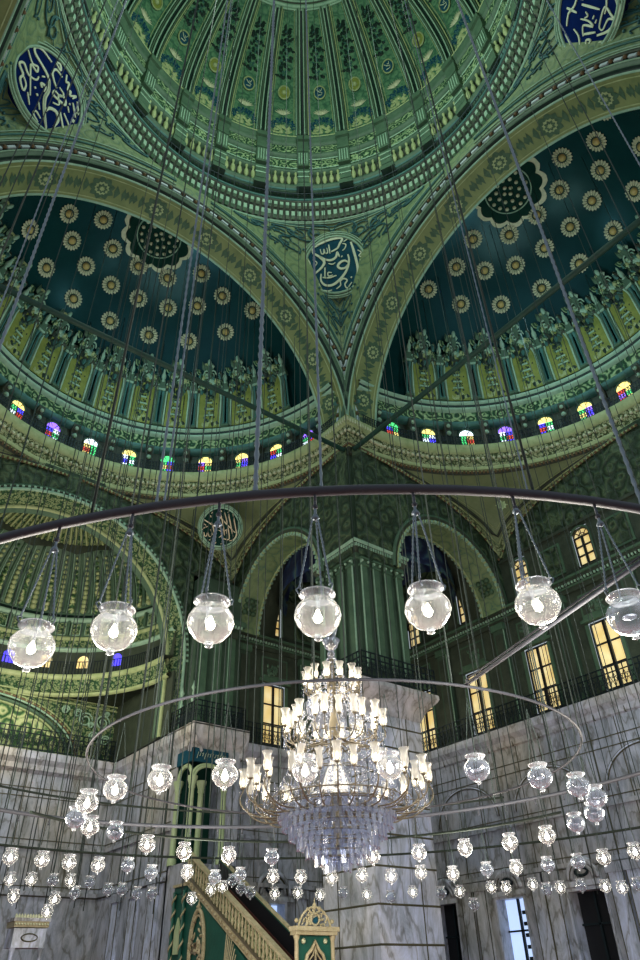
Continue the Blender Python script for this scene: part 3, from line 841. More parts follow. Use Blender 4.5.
        rnd = random.Random(2); fr = lambda x, y, h: Rn(x, 8.36 - h, z0 + y)
        mb.m('dark')
        for i in range(44):
            y = 0.25 + 1.3 * i / 44; w = 0.26 * abs(sin(pi * y / .62)) + .05; leaf(mb, fr, (rnd.uniform(-w, w), y), rnd.uniform(0, 6.28), 0.30, .22, .07)
        mb.m('green')
        for i in range(16):
            y = 0.3 + 1.2 * i / 16; leaf(mb, fr, (rnd.uniform(-.2, .2), y), rnd.uniform(0, 6.28), 0.22, .14, .12)
        mb.m('line')
        for y, w in ((.5, .26), (.78, .22), (1.05, .14)): mb.box2((-w, 8.27, z0 + y), (w, 8.32, z0 + y + .05))
        mb.ball((0, 8.28, z0 + .62), .06, 4)
        mb.m('lime')
        for i in range(12): leaf(mb, fr, (rnd.uniform(-.42, .42), rnd.uniform(0.02, .25)), rnd.uniform(.4, 2.7), .25, .12, .06)
        # crest above the arch
        mb.m('carve')
        fr2 = lambda x, y, h: Rn(x, 8.34 - h, 27.3 + y)
        for i in range(60):
            x = rnd.uniform(-.72, .72); y = rnd.uniform(-.45, .5) * (1 - .6 * abs(x)) - .25 * abs(x); mb.m(rnd.choice(['line', 'carve', 'green', 'teal', 'dark', 'green2', 'lime']))
            leaf(mb, fr2, (x, y), rnd.uniform(0, 6.28), rnd.uniform(.2, .40), .22, rnd.uniform(.06, .24))
        mb.m('line')
        for sg in (-1, 1):
            mb.tube([Rn(sg * (.16 + .2 * (1 - q / 14) * cos(q * .7)), 8.25, 27.42 + .2 * (1 - q / 14) * sin(q * .7)) for q in range(14)], .035, 4)
        mb.ball((0, 8.2, 27.85), .11, 5); mb.m('green').box2((-.12, 8.22, 27.35), (.12, 8.34, 27.8))
        return mb
    def pair():
        mb = MB()
        for x in (-.09, .09):
            mb.m('teal').lathe([(.085, 25.2), (.085, 25.35), (.045, 25.4), (.042, 26.5), (.07, 26.55), (.08, 26.7)], (x, 8.30), n=8)
        mb.m('green').box2((-.22, 8.15, 26.7), (.22, 8.4, 26.85)).box2((-.2, 8.15, 25.16), (.2, 8.4, 25.25)).box2((-.14, 8.2, 26.85), (.14, 8.4, 27.1))
        mb.m('line').lathe([(.05, 27.02), (.11, 27.06), (.06, 27.12), (.12, 27.2), (.12, 27.3), (.05, 27.42), (.06, 27.48), (.01, 27.56)], (0, 8.25), n=8)
        mb.box2((-.18, 8.14, 26.68), (.18, 8.2, 26.74))
        return mb
    def put(mesh, az):
        a = radians(az); o = mesh
        if T is FL: rz = -a; loc = (0, W0, 0)
        else: rz = -pi / 2 + a; loc = (W0, 0, 0)
        o.location = loc; o.rotation_euler = (0, 0, rz)
    def lean(mb):   # the arcade follows the curve of the shell
        out = []
        for x, y, z in mb.v:
            z2 = 25.12 + (z - 25.16) * 1.40
            r = SR * sqrt(max(.05, 1 - (max(0, z2 - SZ) / SH) ** 2)) - .28 if z2 > SZ else 8.42
            k = (r / 8.4) if z2 > SZ else 1
            out.append((x * (.5 + .5 * k), r - (8.4 - y) if True else y, z2))
        mb.v = out; return mb
    n0 = lean(niche()).build('arched_niche', root); p0 = lean(pair()).build('twin_colonnette', root)
    for k, az in enumerate(ST_AZ[1:-1]):
        az_ = az + 1.0
        put(n0 if k == 0 else copy_obj(n0), az_); put(p0 if k == 0 else copy_obj(p0), az_ + 6.05)
    # rosettes
    def rosette():
        mb = MB(); mb.m('bloom')
        n = 18
        for k in range(n):
            a = 2 * pi * k / n; o = len(mb.v)
            P = [(0.24, -0.10), (0.40, -0.13), (0.47, 0), (0.40, 0.13), (0.24, 0.10)]
            da = pi / n
            pts = [(0.22, -da * .8), (0.42, -da * .9), (0.49, 0), (0.42, da * .9), (0.22, da * .8)]
            vs = [(r * cos(a + q), r * sin(a + q), 0.05) for r, q in pts] + [(0.33 * cos(a), 0.33 * sin(a), 0.12)]
            mb.add(vs, [(5, 0, 1), (5, 1, 2), (5, 2, 3), (5, 3, 4), (5, 4, 0)], False)
        mb.m('soffit_art').lathe([(0.40, 0.02), (0.24, 0.07), (0.22, 0.10), (0.16, 0.03)], n=24)
        mb.m('gilt').lathe([(0.18, 0.05), (0.16, 0.11), (0.10, 0.17), (0.001, 0.2)], n=14)
        mb.m('dark').lathe([(0.24, 0.06), (0.22, 0.11), (0.18, 0.06)], n=20)
        return mb
    rmesh = None
    for lat_, az in ROS:
        c = Vector(semi_pt(T, az, lat_, 0.0)); e1 = Vector(semi_pt(T, az + 1, lat_)) - c; e2 = Vector(semi_pt(T, az, lat_ + 1)) - c
        n = e1.cross(e2).normalized(); cen = Vector(T(0, W0, SZ))
        if n.dot(cen - c) < 0: n = -n
        o = rosette().build('plaster_rosette', root) if rmesh is None else copy_obj(rmesh)
        rmesh = rmesh or o
        o.rotation_mode = 'QUATERNION'; o.rotation_quaternion = Vector((0, 0, 1)).rotation_difference(n); o.location = c + n * 0.03
    # scalloped crown medallion
    mb = MB(); c = Vector(semi_pt(T, -2.6, 70, -.1)); cen = Vector(T(0, W0 - 0.0, SZ)); n = (cen - c).normalized()
    e1 = n.cross(Vector((0, 0, 1))).normalized(); e2 = n.cross(e1)
    fr = lambda a_, b_, h: c + e1 * a_ + e2 * b_ + n * h
    K = 12
    def scal(R_, w): R_ *= 1.2; w *= 1.2; return [((R_ + w * abs(cos(K / 2 * 2 * pi * i / 96))) * cos(2 * pi * i / 96), (R_ + w * abs(cos(K / 2 * 2 * pi * i / 96))) * sin(2 * pi * i / 96)) for i in range(96)]
    mb.m('bloom').prism(scal(1.75, .28), fr, -.6, .22); mb.m('stud').prism(scal(1.55, .22), fr, .22, .25); mb.m('bloom').prism(scal(1.38, .2), fr, .25, .30)
    mb.m('blackgreen').prism(scal(1.22, .16), fr, .3, .33); mb.m('line').tube([fr(1.1 * cos(2 * pi * i / 48), 1.1 * sin(2 * pi * i / 48), .34) for i in range(49)], .035, 4)
    mb.m('bloom')
    for r_, n_ in ((.9, 16), (.55, 10), (.2, 4)):
        for k in range(n_):
            a = 2 * pi * k / n_; mb.ball(fr(r_ * cos(a), r_ * sin(a), .36), .10, 5)
    mb.build('crown_medallion', root)
    return root


semi_dome(FL, 'semi_dome'); semi_dome(FR, 'semi_dome')

# ------------------------------------------------------------------ bays beneath the semi-domes
US = 8.7; WB = 18.0; ZT = 17.7; ZP = 20.95


def bay_low(phi, q):
    """lower edge of a bay pendentive, phi 0 (side wall) .. 90 (back wall)"""
    pass


def bay(T, nm, sides=(1, -1)):
    root = empty(nm, kind='structure')
    H = ZP - ZT
    def lower(ph):     # ph: angle from side (+u) 0 to back 90 ; returns (u, dw) relative to (0, W0)
        b = US; dwmax = WB - W0
        a = radians(ph); tu = cos(a); tw = sin(a)
        s_ = min(US / tu if tu > 1e-6 else 1e9, dwmax / tw if tw > 1e-6 else 1e9)
        u, dw = tu * s_, tw * s_
        e = dw / dwmax if u >= US - 1e-6 else u / US
        z = ZT + H * sqrt(max(0, 1 - e * e))
        return u, dw, z
    for sg in sides:
        mb = MB().m('bayp')
        def fn(i, j):
            ph = 90 * i / 40; u, dw, z0 = lower(ph); tt = j / 8; a = radians(ph); r1 = 8.72
            u1, w1, z1 = r1 * cos(a), r1 * sin(a), 21.1
            k = tt * tt
            return T(sg * (u + (u1 - u) * k), W0 + dw + (w1 - dw) * k, z0 + (z1 - z0) * (tt * 1.3 - 0.3 * k))
        mb.grid(fn, 40, 8)
        mb.build('bay_pendentive', root)
        def fo(ph, tt, off=0.04):
            u, dw, z0 = lower(ph); a = radians(ph); u1, w1, z1 = 8.72 * cos(a), 8.72 * sin(a), 21.1; k = tt * tt
            return T(sg * (u + (u1 - u) * k - off), W0 + dw + (w1 - dw) * k - off, z0 + (z1 - z0) * (tt * 1.3 - .3 * k) - off * .5)
        mb = MB().m('carveg'); mb.grid(lambda i, j: fo(3 + 84 * i / 60, (0.0, 0.16)[j] if 12 < 3 + 84 * i / 60 < 78 else (0, .3)[j], 0.06), 60, 1)
        mb.m('lime').tube([fo(3 + 84 * i / 60, .02, .08) for i in range(61)], .05, 4); mb.tube([fo(6 + 78 * i / 60, .2, .08) for i in range(61)], .035, 4)
        mb.m('green2').tube([fo(12 + 66 * i / 60, .3, .06) for i in range(61)], .07, 4); mb.m('lime').tube([fo(14 + 62 * i / 60, .4, .06) for i in range(61)], .025, 4)
        mb.m('stud')
        for i in range(70): mb.ball(fo(3 + 84 * i / 69, .0, .10), .07, 4)
        mb.build('pendentive_border', root)
        # side wall with an arched opening
        mb = MB().m('carve2'); wc, zc, R_ = 14.3, 15.5, 3.3
        NP = 40
        def side(i, j):
            w = 8.9 + (WB - 8.9) * i / NP
            # outer limit: pendentive edge curve on the side wall
            e = (w - W0) / (WB - W0); zt = ZT + H * sqrt(max(0, 1 - max(0, e) ** 2)) + .05
            zb = zc + sqrt(max(0, R_ * R_ - (w - wc) ** 2)) if abs(w - wc) < R_ else 15.5
            return T(sg * (US + 0.02), w, (zb, zt)[j])
        mb.grid(side, NP, 1, sm=False); mb.build('carved_spandrel', root)
        mb = MB()
        def arch2(prof, key, n=32, a0=-14):
            mb.m(key)
            mb.grid(lambda i, j: T(sg * prof[j][1], wc + prof[j][0] * cos(radians(a0 + (180 - 2 * a0) * i / n)), zc + prof[j][0] * sin(radians(a0 + (180 - 2 * a0) * i / n))), n, len(prof) - 1)
        arch2([(3.62, 8.68), (3.60, 8.60), (3.50, 8.60)], 'green', a0=0); arch2([(3.5, 8.60), (3.42, 8.62), (3.36, 8.66)], 'green2', a0=0)
        arch2([(3.36, 8.66), (3.32, 8.62), (3.27, 8.66), (3.27, 8.75)], 'lime', a0=0)
        arch2([(3.27, 8.75), (3.27, 9.9)], 'pend', a0=0); arch2([(3.27, 9.9), (3.22, 9.92), (3.22, 10.0), (3.45, 10.05)], 'lime', a0=0)
        arch2([(3.45, 10.05), (3.45, 11.1), (3.6, 11.1)], 'green2', a0=0)
        mb.m('line')
        for k in range(40):
            a = radians(180 * (k + .5) / 40)
            for uu in (8.68, 9.98): mb.box(T(sg * uu, wc + 3.27 * cos(a), zc + 3.27 * sin(a)), (0.13, 0.13, .13))
        mb.m('soffit_art')
        for a0_ in (22, 158):
            for k in range(9):
                a = radians(a0_ + (k % 3 - 1) * 5); u_ = 9.3 + (k // 3 - 1) * .25; mb.ball(T(sg * u_, wc + 3.22 * cos(a), zc + 3.22 * sin(a)), .14, 5)
        mb.build('bay_side_arch', root)
    return root


bay(FL, 'bay_vault'); bay(FR, 'bay_vault')
for sg_c in (0,):
    mb = MB().m('bayblue'); mb.lathe([(4.4, 17.2), (4.3, 18.6), (4.0, 19.4), (3.0, 20.8), (1.6, 21.7), (0.01, 22.0)], (14.3, 14.3), n=32)
    mb.m('green').lathe([(4.4, 19.0), (4.05, 19.1), (4.05, 19.3), (4.3, 19.4)], (14.3, 14.3), n=32)
    mb.build('corner_ceiling', kind='structure')


# ------------------------------------------------------------------ the free-standing pier
def square_ring(mb, c, prof, key):
    """square mouldings round a centre: prof [(half, z)]"""
    mb.m(key)
    for i in range(len(prof) - 1):
        (h0, z0), (h1, z1) = prof[i], prof[i + 1]
        for k in range(4):
            a, b = radians(45 + 90 * k), radians(135 + 90 * k); s2 = sqrt(2)
            mb.add([(c[0] + h0 * s2 * cos(a), c[1] + h0 * s2 * sin(a), z0), (c[0] + h0 * s2 * cos(b), c[1] + h0 * s2 * sin(b), z0),
                    (c[0] + h1 * s2 * cos(b), c[1] + h1 * s2 * sin(b), z1), (c[0] + h1 * s2 * cos(a), c[1] + h1 * s2 * sin(a), z1)], [(0, 1, 2, 3)], False)


def pier_faces(c, half):
    """the two faces seen: facing -Y and facing -X: T(u along the face from its middle, d out of the face, z)"""
    yield lambda u, d, z: (c[0] + u, c[1] - half - d, z)
    yield lambda u, d, z: (c[0] - half - d, c[1] + u, z)


PC = (10.15, 10.15)
pier = empty('pillar', (PC[0], PC[1], 0), label='massive square pier of green pilasters above pale marble, carrying the dome arches', category='pillar')
def PB(mb, name, **k):
    o = mb.build(name, **k); o.parent = pier; o.matrix_parent_inverse = Matrix.Translation((-PC[0], -PC[1], 0)); return o
mb = MB(); square_ring(mb, PC, [(1.22, 10.6), (1.22, 21.2)], 'pierg')
PB(mb, 'shaft')
for T in pier_faces(PC, 1.22):
    for z0, z1, cap in ((10.9, 15.4, 1), (16.3, 20.6, 0)):
        for k in range(4):
            u = -0.93 + 0.62 * k
            mb = MB(); mb.m('pierg').box2((u - .17, 0, z0), (u + .17, .12, z1), T)
            mb.m('green').box2((u - .12, .12, z0 + .2), (u + .12, .15, z1 - .1), T)
            mb.m('line').box2((u - .175, .10, z0), (u - .155, .17, z1), T)
            mb.m('green')
            if cap:
                mb.box2((u - .21, 0, z1 - .35), (u + .21, .19, z1 - .27), T).box2((u - .22, 0, z1 - .08), (u + .22, .24, z1), T)
                for s_ in (-1, 1): mb.m('line').ball(T(u + s_ * .15, .2, z1 - .16), .06, 5)
            else:
                mb.m('green2').tube([T(u + .31 - .31 * cos(pi * q / 8) - .31, .1, z1 + .22 * sin(pi * q / 8)) for q in range(9)], .05, 4)
            PB(mb, 'pilaster')
mb = MB()
square_ring(mb, PC, [(1.24, 15.35), (1.30, 15.42), (1.30, 15.6)], 'green'); square_ring(mb, PC, [(1.30, 15.6), (1.34, 15.66), (1.40, 15.8)], 'green2')
square_ring(mb, PC, [(1.46, 15.98), (1.50, 16.06), (1.50, 16.12), (1.20, 16.16)], 'line'); square_ring(mb, PC, [(1.40, 15.8), (1.40, 15.98), (1.46, 15.98)], 'green2')
for T in pier_faces(PC, 1.40):
    for k in range(22): mb.m('line').box((-1.36 + 2.72 * k / 21, .03, 15.89), (.065, .06, .13), T)
PB(mb, 'middle_cornice')
mb = MB()
square_ring(mb, PC, [(1.22, 20.6), (1.34, 20.7), (1.34, 21.0)], 'green2'); square_ring(mb, PC, [(1.34, 21.0), (1.42, 21.08), (1.42, 21.2)], 'lime')
square_ring(mb, PC, [(1.42, 21.2), (1.52, 21.55), (1.66, 21.9)], 'carveg'); square_ring(mb, PC, [(1.66, 21.9), (1.74, 21.98), (1.80, 22.25), (1.80, 22.32)], 'lime')
square_ring(mb, PC, [(1.80, 22.32), (1.3, 22.34)], 'green2'); square_ring(mb, PC, [(1.32, 22.3), (1.30, 22.9), (0.4, 23.0)], 'green2')
for T in pier_faces(PC, 1.62):
    for k in range(13): mb.m('bloom').ball(T(-1.5 + 3.0 * k / 12, .0, 21.66), .085, 4)
    for k in range(26): mb.m('stud').box(T(-1.4 + 2.8 * k / 25, -.2, 21.08), (.08, .08, .10))
for T in pier_faces(PC, 1.76):
    for k in range(24): mb.m('bloom').box(T(-1.7 + 3.4 * k / 23, .02, 22.12), (.07, .05, .2))
PB(mb, 'top_cornice')
mb = MB(); square_ring(mb, PC, [(1.30, 0.02), (1.30, 9.5)], 'marbleL')
for z in (1.6, 2.6, 3.6, 4.6, 5.5, 6.4, 7.3, 8.2, 8.9): square_ring(mb, PC, [(1.30, z), (1.315, z + .03), (1.30, z + .06)], 'joint')
for z in (6.2, 7.6): square_ring(mb, PC, [(1.33, z), (1.45, z + .08), (1.33, z + .16)], 'marbleL')
for T in pier_faces(PC, 1.31): mb.m('joint').box((.55, .0, 4.9), (.03, .02, 9.0), T)
PB(mb, 'marble_base')
mb = MB(); square_ring(mb, PC, [(1.31, 9.3), (1.45, 9.6), (1.55, 9.75), (1.80, 10.0), (1.86, 10.1), (1.86, 10.25), (1.2, 10.3)], 'ledge')
PB(mb, 'balcony_slab')


def railing(mb, T, u0, u1, z0=10.32, z1=11.2, step=0.22):
    """iron lattice panel in the plane d = 0"""
    n = max(2, int((u1 - u0) / step))
    mb.m('iron')
    for z in (z0 + .03, z1 - .22, z1): mb.box(((u0 + u1) / 2, 0, z), (u1 - u0, .05, .035), T)
    for k in range(n + 1):
        u = u0 + (u1 - u0) * k / n; mb.box((u, 0, (z0 + z1) / 2), (.035, .035, z1 - z0), T)
        if k < n:
            um = u + (u1 - u0) / n / 2; R_ = (u1 - u0) / n / 2
            mb.tube([T(u, 0, z0 + .1), T(um + R_, 0, z1 - .25)], .014, 3, False); mb.tube([T(um + R_, 0, z0 + .1), T(u, 0, z1 - .25)], .014, 3, False)
            mb.tube([T(um + R_ * .9 * cos(q * pi / 4), 0, (z0 + z1) / 2 - .05 + R_ * .9 * sin(q * pi / 4)) for q in range(9)], .014, 3, False)


mb = MB()
for T in pier_faces(PC, 1.80): railing(mb, T, -1.8, 1.8)
PB(mb, 'balcony_railing')

# ------------------------------------------------------------------ upper walls with lit windows
def mask_wall(mb, T, w, key, u0, u1, z0, z1, holes):
    """flat wall with rectangular holes: holes sorted [(ua, ub, za, zb)] all non overlapping; column split"""
    mb.m(key)
    us = sorted(set([u0, u1] + [h[0] for h in holes] + [h[1] for h in holes]))
    for a, b in zip(us[:-1], us[1:]):
        hs = sorted([h for h in holes if h[0] <= a + 1e-6 and h[1] >= b - 1e-6], key=lambda h: h[2]); z = z0
        for h in hs + [(0, 0, z1, z1)]:
            if h[2] > z + 1e-6:
                mb.add([T(a, w, z), T(b, w, z), T(b, w, h[2]), T(a, w, h[2])], [(0, 1, 2, 3)], False)
            z = h[3]


WIN_N = [0]
def lit_window(T, w, uc, hw, z0, z1, arched=False, cols=2, rows=3, day=False):
    WIN_N[0] += 1
    root = empty('window_%d' % WIN_N[0], kind='structure')
    mb = MB(); zc = z1 - hw if arched else z1
    mb.m('winday' if day else 'winwarm')
    P = [(-hw, z0), (hw, z0)] + ([(hw * cos(pi * q / 10), zc + hw * sin(pi * q / 10)) for q in range(11)] if arched else [(hw, z1), (-hw, z1)])
    mb.prism(P, lambda a, b, h: T(uc + a, w + .12 + h, b), 0, .02)
    mb.build('pane', root)
    mb = MB().m('black' if not day else 'iron')
    for i in range(cols + 1): mb.box2((uc - hw + 2 * hw * i / cols - (.03 if i in (0, cols) else .055), w + .04, z0), (uc - hw + 2 * hw * i / cols + (.03 if i in (0, cols) else .055), w + .12, zc), T)
    for j in range(rows + 1): zz = z0 + (zc - z0) * j / rows; mb.box2((uc - hw, w + .05, zz - .03), (uc + hw, w + .12, zz + .03), T)
    for i in []: mb.box2((uc - hw + 2 * hw * (i + .5) / cols - .015, w + .08, z0), (uc - hw + 2 * hw * (i + .5) / cols + .015, w + .12, zc), T)
    if arched:
        for q in range(1, 4): mb.tube([T(uc, w + .1, zc), T(uc + hw * cos(pi * q / 4), w + .1, zc + hw * sin(pi * q / 4))], .025, 4)
        mb.tube([T(uc + hw * .5 * cos(pi * q / 8), w + .1, zc + hw * .5 * sin(pi * q / 8)) for q in range(9)], .02, 4)
    mb.build('window_frame', root)
    mb = MB().m('green2')
    if arched:
        # spandrel of wall above the arch
        Q = [(hw, zc)] + [(hw * cos(pi * q / 12), zc + hw * sin(pi * q / 12)) for q in range(1, 12)] + [(-hw, zc), (-hw, zc + hw + .02), (hw, zc + hw + .02)]
        mb.prism(Q, lambda a, b, h: T(uc + a, w + h, b), 0, .14)
        mb.m('green').tube([T(uc - hw - .08, w - .04, z0)] + [T(uc - (hw + .08) * cos(pi * q / 12), w - .04, zc + (hw + .08) * sin(pi * q / 12)) for q in range(13)] + [T(uc + hw + .08, w - .04, z0)], .055, 5)
    else:
        mb.m('green')
        for s_ in (-1, 1): mb.box2((uc + s_ * (hw + .1) - .07, w - .08, z0), (uc + s_ * (hw + .1) + .07, w, z1), T)
        mb.box2((uc - hw - .3, w - .14, z1 + .1), (uc + hw + .3, w, z1 + .22), T)
    mb.build('window_surround', root)
    return root


def upper_wall(T, name, wu_lower, wu_upper, u0, u1, pil):
    root = empty(name, kind='structure')
    hl = [(u - .62, u + .62, 10.65, 13.45) for u in wu_lower]; hu = [(u - .42, u + .42, 15.95, 17.75) for u in wu_upper]
    mb = MB(); mask_wall(mb, T, WB, 'green2', u0, u1, 10.2, 15.3, hl); mask_wall(mb, T, WB, 'green2', u0, u1, 15.3, 18.0, hu)
    mb.m('carve2').box2((u0, WB - .001, 18.0), (u1, WB + .05, 21.2), T)
    mb.build('upper_wall_face', root)
    mb = MB()
    mb.m('green2').box2((u0, WB - .14, 15.0), (u1, WB, 15.2), T); mb.m('green').box2((u0, WB - .34, 15.55), (u1, WB, 15.65), T)
    mb.m('green2').box2((u0, WB - .26, 15.4), (u1, WB, 15.55), T); mb.m('green').box2((u0, WB - .2, 15.2), (u1, WB, 15.28), T)
    mb.m('line')
    n = int((u1 - u0) / .16)
    for k in range(n): mb.box((u0 + .16 * (k + .5), WB - .24, 15.35), (.075, .08, .10), T)
    mb.m('green2').box2((u0, WB - .10, 17.9), (u1, WB, 18.05), T)
    mb.build('wall_cornice', root)
    for u in pil:
        mb = MB().m('pierg').box2((u - .30, WB - .22, 10.3), (u + .30, WB, 15.0), T)
        mb.m('green').box2((u - .36, WB - .30, 14.7), (u + .36, WB, 15.0), T).box2((u - .36, WB - .28, 10.3), (u + .36, WB, 10.6), T)
        mb.m('green2').box2((u - .2, WB - .25, 10.9), (u + .2, WB - .22, 14.5), T); mb.m('line').box2((u - .31, WB - .23, 10.6), (u - .28, WB - .20, 14.7), T)
        mb.build('wall_pilaster', root)
    for u in wu_lower:    # carved panel over each window
        mb = MB().m('green').box2((u - .75, WB - .05, 13.75), (u + .75, WB, 14.75), T); mb.m('green2').box2((u - .66, WB - .07, 13.84), (u + .66, WB - .04, 14.66), T)
        rnd = random.Random(int(u * 10)); fr = lambda x, y, h: T(u + x, WB - .06 - h, 14.2 + y)
        mb.m('green')
        for i in range(26): leaf(mb, fr, (rnd.gauss(0, .2), rnd.gauss(-.05, .16)), rnd.uniform(0, 6.28), .26, .14, .07)
        mb.m('green').box2((u - .72, WB - .12, 13.62), (u + .72, WB, 13.72), T)
        mb.build('carved_panel', root)
    for a, b in zip(wu_upper[:-1], wu_upper[1:]):
        um = (a + b) / 2; mb = MB().m('green').box2((um - .6, WB - .05, 16.0), (um + .6, WB, 17.5), T); mb.m('carve2').box2((um - .5, WB - .07, 16.1), (um + .5, WB - .04, 17.4), T)
        mb.build('carved_panel', root)
    for u in wu_lower: lit_window(T, WB, u, .58, 10.7, 13.4)
    for u in wu_upper: lit_window(T, WB, u, .38, 16.0, 17.7, True)
    return root


upper_wall(FR, 'wall_right', [-6.0, -2.4, 1.1, 4.45, 7.75, 11.25, 14.75], [-2.6, 0.9, 4.3, 7.7, 11.3, 14.9], -9.5, 18.0, [-0.6, 2.8, 6.1, 9.4, 13.0, 16.6])
upper_wall(FL, 'wall_left', [11.25, 14.75], [11.2, 14.9], 6.5, 18.0, [9.4, 13.0, 16.6])
# left wall west of the apse (outside the frame, closes the bay)
mb = MB().m('green2').box2((-18, WB, 0), (-6.5, WB + .3, 21.2)); mb.build('wall_far', kind='structure')
# wall over the apse arch
def over_apse():
    root = empty('wall_apse', kind='structure')
    mb = MB().m('carve2')
    N = 60
    def fn(i, j):
        u = -8.7 + 17.4 * i / N; zb = 13.4 + sqrt(max(0, 6.45 ** 2 - u * u)) if abs(u) < 6.45 else 10.3
        return (u, WB, (zb, 21.2)[j])
    mb.grid(fn, N, 1, sm=False); mb.build('carved_spandrel', root)
    mb = MB()
    def st(prof, key):
        mb.m(key)
        def f2(i, j):
            r, w = prof[j]
            if i < 4: return (r, w, 10.3 + 3.1 * i / 4)
            if i > 60: return (-r, w, 13.4 - 3.1 * (i - 60) / 4)
            a = pi * (i - 4) / 56; return (r * cos(a), w, 13.4 + r * sin(a))
        mb.grid(f2, 64, len(prof) - 1)
    st([(6.62, 18.0), (6.6, 17.86), (6.5, 17.84)], 'green'); st([(6.5, 17.84), (6.42, 17.9)], 'green2')
    st([(6.42, 17.9), (6.38, 17.8), (6.3, 17.82), (6.28, 17.9)], 'line'); st([(6.28, 17.9), (5.9, 18.5)], 'apse'); st([(5.9, 18.5), (5.82, 18.46), (5.78, 18.6)], 'lime')
    st([(5.78, 18.6), (5.7, 18.9)], 'green')
    mb.m('line')
    for k in range(80):
        a = pi * (k + .5) / 80; mb.box((6.46 * cos(a), 17.84, 13.4 + 6.46 * sin(a)), (.10, .06, .10))
    mb.build('apse_arch_moulding', root)
over_apse()

# ------------------------------------------------------------------ apse
apse = empty('apse_vault', (0, 0, 0), kind='structure')
AC = (0, 18.1)
mb = MB().m('apse').lathe([(5.75, 13.0), (5.7, 13.2), (5.75, 13.35)], AC, 0, 180, 60)
mb.m('lime').lathe([(5.8, 12.75), (5.66, 12.8), (5.66, 12.9), (5.8, 12.95)], AC, 0, 180, 60)
mb.m('apse').lathe([(5.75, 12.95), (5.6, 13.2), (5.5, 13.45)], AC, 0, 180, 60); mb.m('lime').lathe([(5.5, 13.45), (5.42, 13.5), (5.4, 13.65), (5.45, 13.7)], AC, 0, 180, 60)
mb.m('green2').lathe([(5.45, 13.7), (5.9, 13.72)], AC, 0, 180, 60)
mb.m('green2').lathe([(5.9, 13.7), (5.9, 15.05)], AC, 0, 180, 60)
mb.m('line').lathe([(5.9, 14.95), (5.72, 15.0), (5.72, 15.1), (5.84, 15.14)], AC, 0, 180, 60); mb.m('apse').lathe([(5.8, 15.14), (5.78, 15.5)], AC, 0, 180, 60)
mb.m('lime').lathe([(5.78, 15.5), (5.66, 15.55), (5.7, 15.66)], AC, 0, 180, 60); mb.m('green').lathe([(5.74, 15.66), (5.72, 16.4)], AC, 0, 180, 60)
mb.m('line').lathe([(5.72, 16.4), (5.6, 16.45), (5.58, 16.6), (5.68, 16.64)], AC, 0, 180, 60); mb.m('dark').lathe([(5.68, 16.64), (5.75, 16.66), (5.75, 16.9)], AC, 0, 180, 60)
mb.build('drum_moulding', apse)
mb = MB()
for k in range(26):
    a = radians(180 * (k + .5) / 26); T = lambda u, w, z, a=a: (AC[0] + w * cos(a) - u * sin(a), AC[1] + w * sin(a) + u * cos(a), z)
    mb.m('apse').box2((-.2, 5.6, 15.75), (.2, 5.74, 16.3), T); mb.m('line')
    mb.tube([T(-.22, 5.62, 15.72), T(.22, 5.62, 15.72), T(.22, 5.62, 16.32), T(-.22, 5.62, 16.32), T(-.22, 5.62, 15.72)], .025, 4)
    if k % 2 == 0: mb.m('green').box2((.28, 5.5, 15.7), (.40, 5.74, 16.4), T)
mb.build('frieze_panel', apse)
mb = MB()
for k, key in ((6, 'winwarm'), (8, 'winwarm'), (10, 'st_blue'), (12, 'winwarm'), (14, 'winwarm'), (4, 'st_blue'), (16, 'winwarm')):
    a = radians(180 * (k + .5) / 22); T = lambda u, w, z, a=a: (AC[0] + w * cos(a) - u * sin(a), AC[1] + w * sin(a) + u * cos(a), z)
    mb.m(key).prism([(-.25, 0), (.25, 0)] + [(.25 * cos(pi * q / 8), .35 + .25 * sin(pi * q / 8)) for q in range(9)], lambda p, q, h: T(p, 5.84 + h, 14.15 + q), 0, .02)
mb.build('drum_window', apse)
mb = MB().m('iron')
for k in range(120):
    a = radians(180 * (k + .5) / 120); mb.box((5.46 * cos(a), AC[1] + 5.46 * sin(a), 14.0), (.03, .03, .6))
mb.lathe([(5.46, 14.28), (5.43, 14.3), (5.46, 14.32)], AC, 0, 180, 60).build('apse_railing', apse)
def ap_pt(az, th, off=0): a = radians(az); l = radians(th); r = 5.72 - off; return (AC[0] + r * cos(l) * cos(a), AC[1] + r * cos(l) * sin(a), 16.8 + (4.3 - off) * sin(l))
mb = MB().m('green').grid(lambda i, j: ap_pt(3 * i, 90 * j / 20), 60, 20); mb.build('apse_shell', apse)
mb = MB()
for k in range(30):
    az = 180 * (k + .5) / 30
    mb.m('lime' if k % 2 else 'leafy')
    for i in range(12):
        th = 3 + 37 * i / 12; p = Vector(ap_pt(az, th, .06)); mb.ball(p, .16 * (1 - i / 22), 5)
    mb.m('green').tube([ap_pt(az + 3, 1 + 40 * i / 12, .08) for i in range(13)], [.11 * (1 - i / 24) for i in range(13)], 5)
    mb.m('line').tube([ap_pt(az + 1.9, 1 + 40 * i / 12, .05) for i in range(13)], .02, 4)
mb.build('apse_rib', apse)
mb = MB()
mb.m('green2').grid(lambda i, j: ap_pt(3 * i, (39.5 + 3 * abs(sin(3 * i * .1)), 45)[j], (.35, .10)[j]), 60, 1)
mb.m('lime')
for k in range(46):
    az = 180 * (k + .5) / 46; mb.tube([ap_pt(az, 45 + 38 * i / 6, .10) for i in range(7)], [.075 * (1 - i / 9) for i in range(7)], 4)
mb.m('apse').grid(lambda i, j: ap_pt(3 * i, 44 + 46 * j / 6, .04), 60, 6)
mb.build('shell_fan', apse)
